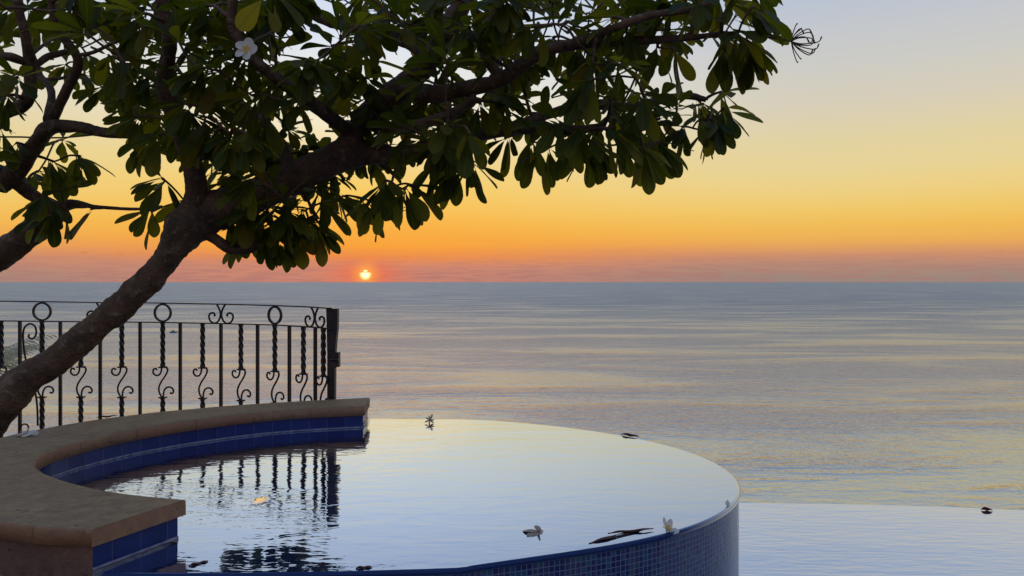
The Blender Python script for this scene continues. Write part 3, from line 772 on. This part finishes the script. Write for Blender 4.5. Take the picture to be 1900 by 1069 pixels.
# lower outline of the crown (photo px): where leaf tips end
low = [(-120, 420), (0, 340), (40, 300), (80, 455), (150, 470), (165, 330), (235, 310), (262, 400), (330, 330), (380, 380), (440, 470), (500, 505), (560, 495), (610, 460), (650, 400), (690, 435),
       (745, 410), (810, 400), (870, 385), (905, 315), (960, 300), (1010, 338), (1100, 335), (1200, 345), (1250, 335), (1290, 300), (1345, 295), (1365, 240), (1370, 215), (1400, 165), (1440, 130), (1455, 60), (1470, -40), (1480, -500)]
def lowy(x): return interp(low, x)
gaps = [(28, 80, 34, 1), (88, 95, 34, 1), (90, 150, 30, 1), (80, 178, 26, 1), (135, 178, 24, 1), (60, 232, 40, 1), (165, 218, 38, 1), (200, 340, 62, 1), (30, 275, 34, 1), (590, 20, 34, 1), (615, 15, 30, 1), (735, 100, 34, 1), (565, 60, 30, 1), (440, 185, 28, .9),
        (425, 130, 22, .9), (590, 240, 30, 1), (880, 145, 26, 1), (1020, 150, 28, 1), (1150, 150, 26, .9), (1290, 130, 52, 1), (1245, 120, 40, 1), (1300, 170, 30, .8), (955, 205, 24, .8), (250, 130, 24, .9), (290, 85, 20, .9), (430, 330, 20, .7), (540, 200, 24, .9), (1180, 25, 20, .7), (855, 90, 22, .8), (950, 60, 20, .7), (670, 180, 0, 1), (790, 200, 16, .8), (1040, 30, 18, .8)]
tips = []
def far_enough(x, y, dmin):
    return all((x - a) ** 2 + ((y - b)) ** 2 > dmin * dmin for a, b, *_ in tips)
# hanging tips placed where the photo shows clusters (x, y of the rosette's heart, depth, number of leaves, which tree)
fixed = [(120, 392, 5.2, 7, 'B'), (168, 388, 5.2, 2, 'B'), (278, 388, 5.0, 5, 'B'), (495, 440, 5.0, 9, 'A'), (540, 425, 5.02, 8, 'A'), (585, 405, 5.05, 8, 'A'), (455, 432, 5.1, 6, 'A'), (670, 368, 5.0, 5, 'A'), (625, 355, 5.1, 6, 'A'), (715, 335, 4.3, 7, 'A'),
         (770, 345, 4.7, 6, 'A'), (842, 315, 4.7, 8, 'A'), (810, 305, 4.9, 7, 'A'), (940, 255, 4.8, 6, 'A'), (985, 262, 4.9, 4, 'A'), (1018, 275, 4.9, 3, 'A'), (1060, 262, 4.7, 4, 'A'), (1110, 268, 4.7, 7, 'A'), (1150, 262, 4.8, 5, 'A'), (1190, 270, 4.6, 8, 'A'), (1225, 262, 4.7, 7, 'A'),
         (1265, 235, 4.9, 8, 'A'), (1320, 205, 5.2, 8, 'A'), (1300, 190, 5.4, 7, 'A'), (1340, 170, 5.3, 5, 'A'), (1385, 75, 4.2, 8, 'A'), (1370, 60, 4.1, 9, 'A'), (1345, 95, 4.2, 6, 'A'), (1400, 10, 4.0, 8, 'A'), (1405, -20, 4.3, 6, 'A'), (1220, 88, 4.3, 4, 'A'), (1250, 92, 4.4, 3, 'A'), (880, 300, 4.8, 4, 'A'),
         (30, 265, 5.0, 4, 'B'), (0, 240, 4.9, 4, 'B'), (100, 300, 5.2, 6, 'B'), (150, 290, 5.1, 7, 'B'), (70, 400, 5.3, 3, 'B'), (300, 330, 4.9, 8, 'A'), (340, 370, 5.0, 5, 'A'), (1300, 222, 4.9, 7, 'A'), (1330, 228, 4.8, 7, 'A'), (1345, 200, 4.9, 7, 'A'), (1312, 240, 5.0, 6, 'A'), (1400, 88, 4.2, 7, 'A'), (1395, 60, 4.5, 6, 'A'), (700, 372, 4.6, 6, 'A'), (750, 352, 4.5, 5, 'A'), (690, 375, 5.0, 3, 'A'), (1000, 285, 4.8, 3, 'A'), (1195, 280, 4.4, 6, 'A'), (430, 405, 5.0, 7, 'A'), (470, 410, 5.0, 7, 'A'), (515, 405, 4.9, 8, 'A'), (560, 390, 4.9, 8, 'A'), (600, 375, 4.9, 7, 'A'), (525, 445, 5.05, 6, 'A'), (100, 395, 5.1, 6, 'B'), (590, 425, 5.0, 5, 'A'), (1085, 275, 4.6, 5, 'A'), (725, 345, 4.9, 6, 'A'), (868, 310, 4.7, 5, 'A')]
for x, y, D, n, t in fixed: tips.append((x, y, D, n, t, 'f'))
tries = 0
while tries < 60000:
    tries += 1
    x = rnd.uniform(-140, 1440); y = rnd.uniform(-170, 440)
    if y > lowy(x) - (62 if y < 200 else 130 if 600 < x < 950 else 100 if x > 250 else 85): continue
    if x > 1380 - 0.25 * max(0, y) - (40 if y > 100 else 0): continue
    if any((x - a) ** 2 + (y - b) ** 2 < ((r + 22) * (0.72 if a < 250 and b < 200 else 1)) ** 2 and rnd.random() < pr for a, b, r, pr in gaps): continue
    dm = 24 if x > 250 else 31
    if x > 960: dm = 27
    if y < -20: dm = 62
    if not far_enough(x, y, dm): continue
    D = rnd.uniform(3.9, 6.0) if x < 900 else rnd.uniform(3.9, 5.5)
    D = min(D, 2380 / (31 + y + 85)) if y > 250 else D
    if 380 < x < 780:                                # the sweeping limb stays clear: foliage there grows on its far side
        by = interp([(380, 398), (430, 380), (480, 360), (540, 332), (600, 305), (645, 285), (780, 282)], x)
        if by - 105 < y < by + 40 and rnd.random() < 0.62: D = rnd.uniform(5.2, 5.6)
        if y > 250: D = min(D, 2380 / (31 + y + 85)) if D < 5.2 or y > 330 else min(D, 5.35)
    tips.append((x, y, D, rnd.randint(7, 11), 'B' if x < 235 and rnd.random() < 0.9 else 'A', 'r'))
def build_crown(tree, loc, skel, which, mine):
    TV = []; TF = []; LVt = []; LFc = []; LC = []
    nodes = [(p, r) for p, r in skel[::2]]
    items = []
    for t in mine:
        p = P(t[0], t[1], t[2]); d = min((p - q).length for q, r in nodes); items.append((d, p, t))
    items.sort(key=lambda z: z[0])
    for d0, p, t in items:
        best = None; bd = 1e9
        for q, r in nodes:
            v = p - q; d = v.length
            pen = d + (0.12 if v.z < -0.05 else 0) + (0.35 if d < 0.08 else 0)
            if pen < bd: bd = pen; best = (q, r)
        q, r = best; v = p - q; L = v.length
        r0 = min(r * 0.8, 0.0125 + 0.006 * min(1, L)); r1 = 0.0075
        side = Vector((rnd.uniform(-1, 1), rnd.uniform(-1, 1), rnd.uniform(0.0, 1.0))) * L * 0.16
        m1 = q + v * 0.33 + side * rnd.uniform(0.4, 1) + Vector((0, 0, -0.04 * L)); m2 = q + v * 0.68 + side * rnd.uniform(0.2, 1)
        cs = catmull([q, m1, m2, p], 4)
        rr = [r0 + (r1 - r0) * i / (len(cs) - 1) + (0.0025 if i == len(cs) - 2 else 0) for i in range(len(cs))]
        vv, ff = tube(cs, rr, 7); o_ = len(TV); TV += vv; TF += [tuple(i + o_ for i in f_) for f_ in ff]
        for i in range(3, len(cs) - 1, 3): nodes.append((cs[i], rr[i]))
        nodes.append((p, r1))
        ax = (cs[-1] - cs[-3]).normalized()
        # rosette of leaves
        edge_ = t[5] == 'f' or t[1] > lowy(t[0]) - 110
        grav = rnd.uniform(0.9, 1.5) if edge_ else rnd.uniform(0.15, 1.1)
        nl = t[3]
        if abs(ax.z) < 0.95: u1 = ax.cross(Vector((0, 0, 1))).normalized()
        else: u1 = ax.cross(Vector((0, 1, 0))).normalized()
        u2 = ax.cross(u1); ph = rnd.uniform(0, 6.28)
        for k in range(nl):
            a = ph + k * 2.39996; spread = 0.35 + 0.95 * (k + 0.5) / nl + rnd.uniform(-0.15, 0.15)
            d = ax * math.cos(spread) + (u1 * math.cos(a) + u2 * math.sin(a)) * math.sin(spread)
            d = (d + Vector((0, 0, -grav * (0.5 + 0.6 * rnd.random())))).normalized()
            base = p - ax * 0.02 * k / nl * 2
            Lf = rnd.uniform(0.19, 0.29) if edge_ else rnd.uniform(0.15, 0.26)
            W = Lf * rnd.uniform(0.145, 0.19)
            up = Vector((rnd.uniform(-.5, .5), rnd.uniform(-.5, .5), 1)) if abs(d.z) < 0.8 else Vector((rnd.uniform(-1, 1), rnd.uniform(-1.2, 0.6), 0.3))
            sidev = d.cross(up).normalized(); nrm = sidev.cross(d).normalized()
            tint = rnd.random() ** 1.25 * 0.9
            if rnd.random() < 0.03: tint = 0.96
            add_leaf(LVt, LFc, LC, base, d, sidev, nrm, Lf, W, tint, rnd.uniform(0.25, 0.9))
    tag(obj('twigs', shift(TV, loc), TF, M_BARK, tree), kind='stuff')
    o = obj('crown', shift(LVt, loc), LFc, M_LEAF, tree, cols=LC)
def add_leaf(Vt, Fc, LC, base, d, s, n, L, W, tint, bend):
    st = [0, 0.13, 0.2, 0.32, 0.46, 0.6, 0.73, 0.84, 0.92, 0.965, 0.99, 1.0]
    o = len(Vt); pos = Vector(base); dd = Vector(d); nn = Vector(n); last = 0
    fold = rnd.uniform(0.1, 0.45); wav = rnd.uniform(0, 6.28)
    for i, t in enumerate(st):
        step = (t - last) * L; last = t
        pos = pos + dd * step
        dd = (dd + Vector((0, 0, -1)) * bend * step * 1.6).normalized(); nn = s.cross(dd).normalized()
        if t < 0.15: w_ = 0.0022 / W
        else:
            q = (t - 0.13) / 0.87
            w_ = math.sin(PI * min(1, q ** 1.9)) ** 0.5 if q < 0.999 else 0.0
            w_ = max(w_, 0.10 if q > 0.99 else 0.12)
        ww = W * w_
        lift = ww * fold + 0.004 * math.sin(wav + t * 9)
        Vt.append(pos - s * ww + nn * lift); Vt.append(pos.copy()); Vt.append(pos + s * ww + nn * (ww * fold - 0.003 * math.sin(wav + t * 8)))
        LC.append((tint, 0.0, t, 1)); LC.append((tint, 0.5, t, 1)); LC.append((tint, 1.0, t, 1))
    for i in range(len(st) - 1):
        a = o + i * 3
        Fc.append((a, a + 1, a + 4, a + 3)); Fc.append((a + 1, a + 2, a + 5, a + 4))
build_crown(tA, LA, skelA, 'A', [t for t in tips if t[4] == 'A'])
build_crown(tB, LB, skelB, 'B', [t for t in tips if t[4] == 'B'])

# ------------------------------------------------------------------ flowers
def petal(L, W, twist=0.0, cup=0.2):
    """petal from origin along +X, upward +Z"""
    V = []; Fc = []; st = [0, .15, .3, .45, .6, .75, .88, .96, 1]
    for t in st:
        w_ = W * max(0.10, math.sin(PI * min(1, (t * 0.93 + 0.04)) ** 1.25) ** 0.7 if t < 1 else 0.12)
        z = cup * L * t * t
        for k in (-1, -0.5, 0, 0.5, 1): V.append(Vector((t * L, k * w_ + twist * t * t * L, z + abs(k) * w_ * 0.15 + k * w_ * 0.25)))
    for i in range(len(st) - 1):
        for k in range(4):
            a = i * 5 + k; Fc.append((a, a + 1, a + 6, a + 5))
    return V, Fc
def flower(name, label, cat, loc, rad, mpet, meye, rot, cup=0.25, wilt=0.0, group=None, parent=None, ploc=None, npet=5, W=0.42):
    parts = []
    for k in range(npet):
        Lp = rad * (1 + rnd.uniform(-wilt, wilt) * 0.5)
        v, f = petal(Lp, Lp * W * (1 - 0.4 * wilt), 0.12, cup + rnd.uniform(-1, 1) * wilt)
        m = Matrix.Rotation(2 * PI * k / npet + rnd.uniform(-wilt, wilt) * 0.4, 3, 'Z'); parts.append(([m @ q for q in v], f))
    v, f = join(parts); eu = Matrix.Rotation(rot[2], 3, 'Z') @ Matrix.Rotation(rot[1], 3, 'Y') @ Matrix.Rotation(rot[0], 3, 'X')
    v = [eu @ q for q in v]
    ey = []
    for k in range(npet):
        v2, f2 = petal(rad * 0.36, rad * 0.13, 0.1, cup * 1.2)
        m = Matrix.Rotation(2 * PI * k / npet, 3, 'Z'); ey.append(([eu @ (m @ q + Vector((0, 0, 0.0022))) for q in v2], f2))
    tb = tube([eu @ Vector((0, 0, 0.001)), eu @ Vector((0, 0, -rad * 0.35))], [rad * 0.09, rad * 0.05], 8)
    if parent is None:
        root = thing(name, label, cat, loc, group); off = Vector((0, 0, 0))
    else:
        root = obj(name, [Vector(loc) - Vector(ploc) + q for q in v], f, mpet, parent); off = Vector(loc) - Vector(ploc)
        e = join(ey + [tb]); obj('flower_eye', [off + q for q in e[0]], e[1], meye, root); return root
    obj('petals', v, f, mpet, root)
    e = join(ey); obj('flower_eye', e[0], e[1], meye, root)
    obj('flower_tube', tb[0], tb[1], mpet, root)
    return root
# white flower open in the crown
pf = P(457, 92, 3.55)
flower('flower', None, None, pf, 0.058, M_PETAL, M_YEL, (R(78), R(8), R(-8)), 0.12, parent=tA, ploc=LA)
# its stalk with bare ends and the twin yellow-green leaf
q = [P(520, 40, 3.7), P(500, 62, 3.65), P(478, 72, 3.6), P(462, 88, 3.58)]
V, Fc = tube(catmull(q, 5), 0.006, 7)
q2 = catmull([P(500, 62, 3.65), P(503, 90, 3.62), P(510, 110, 3.6), P(528, 120, 3.58)], 5); v2 = tube(q2, 0.0028, 6)
v3 = tube(catmull([P(500, 62, 3.65), P(520, 70, 3.6), P(540, 68, 3.6)], 4), 0.004, 6)
VV = join([(V, Fc), v2, v3]); obj('flower_stalk', shift(VV[0], LA), VV[1], M_STALK, tA)
# a bright yellowing leaf beside it
Vt, Fx, LCc = [], [], []
for (x, y, D, dx, dy, L, W, tn) in ((492, -8, 3.5, -0.64, 0.77, 0.20, 0.046, 1.0), (510, 10, 3.6, 0.05, 1, 0.13, 0.026, 0.93), (495, 15, 3.7, 0.4, 0.7, 0.12, 0.03, 0.9)):
    d = Vector((dx, 0, -dy)).normalized(); s = Vector((dy, 0.3, dx)).normalized()
    s = (s - d * s.dot(d)).normalized(); add_leaf(Vt, Fx, LCc, P(x, y, D), d, s, s.cross(d), L, W, tn, 0.3)
obj('young_leaves', shift(Vt, LA), Fx, M_LEAF, tA, cols=LCc)
# flower stalk cluster standing out at the right tip of the crown
D = 4.2
stalks = [tube(catmull([P(1360, 55, D), P(1400, 62, D), P(1440, 70, D), P(1468, 77, D)], 5), [0.005 + (0.007 * math.sin(PI * min(1, max(0, (i - 4) / 9))) if i > 4 else 0) for i in range(16)], 8)]
c = P(1468, 77, D)
for k in range(15):
    a = -1.15 + 2.3 * k / 14 + rnd.uniform(-.12, .12); L = rnd.uniform(0.085, 0.135); yy = rnd.uniform(-0.05, 0.05)
    dirv = Vector((math.cos(a), yy * 8, math.sin(a)))
    e = c + dirv * L
    curl = Vector((0.02, 0, -0.03 if a > 0 else 0.03)) if 1 < k < 13 else Vector((0.01, 0, 0.01 if a > 0 else -0.01))
    stalks.append(tube(catmull([c, c + dirv * L * 0.4 + Vector((0, 0, 0.012 * (1 if a > 0 else -1))), e, e + curl], 4), [0.003] * 9 + [0.003, 0.004, 0.0048, 0.003], 6))
VV = join(stalks); obj('flower_stalk', shift(VV[0], LA), VV[1], M_STALK, tA)
# more small bare clusters on the right side and under the bough
for (x, y, D, up_, n, L) in ((1298, 222, 5.2, -0.9, 9, 0.10), (1210, 262, 4.8, -0.6, 10, 0.11), (1115, 128, 4.6, 0.6, 9, 0.1), (760, 392, 4.7, 0, 7, 0.045), (1352, 172, 5.3, 0.3, 5, 0.05), (1340, 152, 5.3, 0.0, 5, 0.07), (150, 310, 5.2, -1.2, 5, 0.08)):
    st_ = []; c = P(x, y, D)
    for k in range(n):
        a = up_ + rnd.uniform(-0.9, 0.9) if L > 0.06 else rnd.uniform(0, 6.28)
        dv = Vector((math.cos(a), rnd.uniform(-.5, .5), math.sin(a))).normalized() * L * rnd.uniform(0.6, 1.1)
        st_.append(tube(catmull([c, c + dv * 0.5 + Vector((0, 0, 0.01)), c + dv], 4), [0.0025] * 7 + [0.004, 0.002], 6))
    st_.append(tube(catmull([c, c + Vector((-0.03, 0.02, 0.05)), c + Vector((-0.04, 0.03, 0.12))], 3), 0.004, 6))
    VV = join(st_); obj('flower_stalk', shift(VV[0], LA if x > 200 else LB), VV[1], M_STALK, tA if x > 200 else tB)

# ================================================================== LOOSE THINGS
GF = 'fallen plumeria flowers'
f1 = G(797, 786, 0.0)
flower('fallen_flower', 'brown wilted flower standing on the far rim of the round pool', 'flower', f1 + Vector((0, 0.02, 0.018)), 0.032, M_OLD, M_OLD, (R(70), 0, R(10)), 0.15, 0.5, GF, npet=7, W=0.2)
f2 = G(1000, 990, 0.0)
flower('fallen_flower', 'wilted pale flower floating in the middle of the round pool\'s near water', 'flower', f2 + Vector((-0.002, 0, 0.006)), 0.050, M_OLD, M_OLD, (R(200), R(12), R(20)), 0.42, 0.35, GF)
f3 = G(1238, 985, 0.0)
flower('fallen_flower', 'fresh white flower caught on the near rim of the round pool, one petal upright', 'flower', f3 + Vector((0.0, 0.0, 0.006)), 0.034, M_PETAL, M_YEL, (R(35), R(-10), R(60)), 0.55, 0.3, GF)
f4 = G(52, 808, ZT)
flower('fallen_flower', 'white flower lying face down on the stone coping below the trunk', 'flower', f4 + Vector((0, 0, 0.020)), 0.046, M_PETAL, M_PETAL, (R(180), 0, R(15)), 0.28, 0.1, GF, W=0.6)
f5 = G(1352, 936, 0.0)
flower('fallen_flower', 'tiny white bud stuck at the right edge of the round pool', 'flower', f5 + Vector((-0.008, -0.01, 0.006)), 0.012, M_PETAL, M_PETAL, (R(60), 0, 0), 0.5, 0.3, GF)
def dead_leaf(label, a, b, W, z, m=M_DEAD, name='dead_leaf', cat='leaf', curl=0.02, group='fallen dead leaves'):
    root = thing(name, label, cat, (a + b) / 2, group)
    d = (b - a); L = d.length; d.normalize(); s = Vector((d.y, -d.x, 0)).normalized(); V = []; Fc = []
    n = 12
    for i in range(n + 1):
        t = i / n; w_ = W * (math.sin(PI * t ** 1.3) ** 0.7 if 0 < t < 1 else 0.02); c = a.lerp(b, t)
        for k in (-1, -.5, 0, .5, 1):
            zz = z + curl * abs(k) ** 2 * (0.6 + 0.6 * math.sin(3 * t + 1)) * min(1, w_ / W) + 0.003 * math.sin(9 * t)
            V.append(Vector((c.x, c.y, c.z + zz)) + s * k * w_ * 0.85)
    for i in range(n):
        for k in range(4):
            q = i * 5 + k; Fc.append((q, q + 1, q + 6, q + 5))
    # thickness
    nv = len(V); V += [v - Vector((0, 0, 0.0012)) for v in V]; Fc += [tuple(reversed([i + nv for i in f_])) for f_ in Fc]
    obj('blade', shift(V, root.location), Fc, m, root)
    rb = tube(catmull([a + Vector((0, 0, z + 0.002)), a.lerp(b, .5) + Vector((0, 0, z + 0.002)), b + Vector((0, 0, z + 0.002))], 5), 0.0018, 6)
    obj('midrib', shift(rb[0], root.location), rb[1], m, root)
    return root
dead_leaf('long dark dead leaf curled along the round pool\'s near rim, lower of two', G(1093, 1009), G(1190, 984), 0.016, -0.001, curl=0.006)
dead_leaf('thin dark dead leaf lying over the longer one on the round pool\'s near rim', G(1128, 993), G(1212, 984), 0.011, 0.004, curl=0.005)
dead_leaf('small dark dead leaf on the far right rim of the round pool', G(1152, 807), G(1186, 812), 0.020, 0.003, curl=0.010)
dead_leaf('flat reddish dead leaf on the outer edge of the stone coping by the railing', G(178, 776, ZT), G(218, 773, ZT), 0.02, 0.003, curl=0.006)
dead_leaf('small curled brown leaf floating at the round pool\'s near edge by tree reflection', G(660, 1056), G(690, 1053), 0.010, 0.0, curl=0.006)
dead_leaf('dark red leaf floating beside the near end of the stone coping', G(350, 1051), G(386, 1042), 0.010, 0.0, curl=0.005)
dead_leaf('dark red petal on the far edge of the lower pool', GL(1820, 947), GL(1842, 948), 0.018, 0.004, M_RED, 'fallen_petal', 'petal', 0.022, None)
# added glowing patch on the water for a warm spot of unknown source
pl = thing('painted_glow', 'amber light glowing in the round pool near the railing\'s reflection', 'glow', G(483, 930))
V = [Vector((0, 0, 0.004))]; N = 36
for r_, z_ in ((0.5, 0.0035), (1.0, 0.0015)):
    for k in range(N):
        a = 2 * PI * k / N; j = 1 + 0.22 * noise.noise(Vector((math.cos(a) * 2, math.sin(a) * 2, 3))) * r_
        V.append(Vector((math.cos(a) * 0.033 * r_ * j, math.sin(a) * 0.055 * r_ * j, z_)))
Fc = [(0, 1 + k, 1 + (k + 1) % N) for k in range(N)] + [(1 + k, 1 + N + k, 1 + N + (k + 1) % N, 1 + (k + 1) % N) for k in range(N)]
obj('lens', V, Fc, M_GLOW, pl)

# palm beyond the railing, on the slope below
pD = 11.0
palm = thing('palm_tree', 'pale green palm seen through the railing at the far left, on the slope below', 'tree', P(-60, 1050, pD))
PLc = palm.location.copy(); cp = P(-70, 735, pD)
V, Fc = tube(catmull([PLc, PLc.lerp(cp, 0.5) + Vector((0.15, 0, 0)), cp], 6), [0.14] * 12 + [0.12], 12); obj('trunk', shift(V, PLc), Fc, M_BARK, palm)
for k in range(22):
    a = rnd.uniform(1.2, 5.0) if k > 11 else R(-70 + k * 13); elv = rnd.uniform(0.3, 1.2) if k > 11 else rnd.uniform(0.85, 1.35); L = rnd.uniform(1.2, 1.65)
    hd = Vector((math.cos(a), math.sin(a) * 0.9, 0)); pts = []
    p = cp.copy(); el_ = elv
    for i in range(12):
        pts.append(p.copy()); p += (hd * math.cos(el_) + Vector((0, 0, math.sin(el_)))) * L / 11; el_ -= 0.085 + 0.05 * i / 11
    v, f = tube(pts, [0.012 * (1 - i / 13) for i in range(12)], 5); parts = [(v, f)]
    sd = Vector((-hd.y, hd.x, 0))
    for i in range(1, 12):
        for sub in (0, 0.5):
            if i == 11 and sub: continue
            b = pts[i] if not sub else pts[i].lerp(pts[i + 1], sub)
            t = (pts[i] - pts[i - 1]).normalized(); ll = 0.34 * math.sin(PI * (0.15 + 0.8 * (i + sub) / 12))
            for sg in (-1, 1):
                dv = (sd * sg * 0.8 + t * 0.7 + Vector((0, 0, -0.45 + rnd.uniform(-.15, .1)))).normalized(); w_ = t * 0.012
                m_ = b + dv * ll * 0.5; e = b + dv * ll + Vector((0, 0, -0.10 * ll))
                parts.append(([b - w_ * 0.6, b + w_ * 0.6, m_ + w_, m_ - w_, e], [(0, 1, 2, 3), (3, 2, 4)]))
    v, f = join(parts); obj('frond', shift(v, PLc), f, M_PALM, palm)

# far motor boat and its wake
bp = G(322, 617, SEA_Z)
boat = thing('motor_boat', 'small dark motor boat far out on the sea, trailing a long straight wake', 'boat', bp)
hull = [(-4, 0), (-4.2, 0.9), (3.2, 1.0), (4.6, 1.2)]
V = []; Fc = []
for x, hw, z0 in ((-4.2, 1.25, 0.0), (-2, 1.4, 0.0), (1, 1.35, 0.0), (3, 0.9, 0.1), (4.8, 0.05, 0.5)):
    V += [Vector((x, -hw * 0.6, z0 - 0.2)), Vector((x, hw * 0.6, z0 - 0.2)), Vector((x, hw, 1.25)), Vector((x, -hw, 1.25))]
for i in range(4):
    for k in range(4): Fc.append((i * 4 + k, i * 4 + (k + 1) % 4, (i + 1) * 4 + (k + 1) % 4, (i + 1) * 4 + k))
Fc.append((0, 1, 2, 3)); Fc.append((19, 18, 17, 16)); obj('hull', V, Fc, M_HULL, boat, smooth=False)
v, f = join([box((-0.4, 0, 1.85), (2.6, 1.7, 1.2)), box((-0.5, 0, 2.6), (3.2, 2.0, 0.12))]); obj('cabin', v, f, M_CABIN, boat, smooth=False)
V = []; Fc = []; n = 60
for i in range(n + 1):
    x = bp.x - 4 - i * 9; hw = 3.0 + 0.10 * i; yy = bp.y + noise.noise(Vector((i * 0.3, 0, 0))) * 1.2 + i * 0.1
    V += [(x, yy - hw, SEA_Z + 0.15), (x, yy + hw, SEA_Z + 0.15)]
for i in range(n): a = i * 2; Fc.append((a, a + 1, a + 3, a + 2))
o = obj('wake', V, Fc, M_FOAM, smooth=False); tag(o, kind='structure')
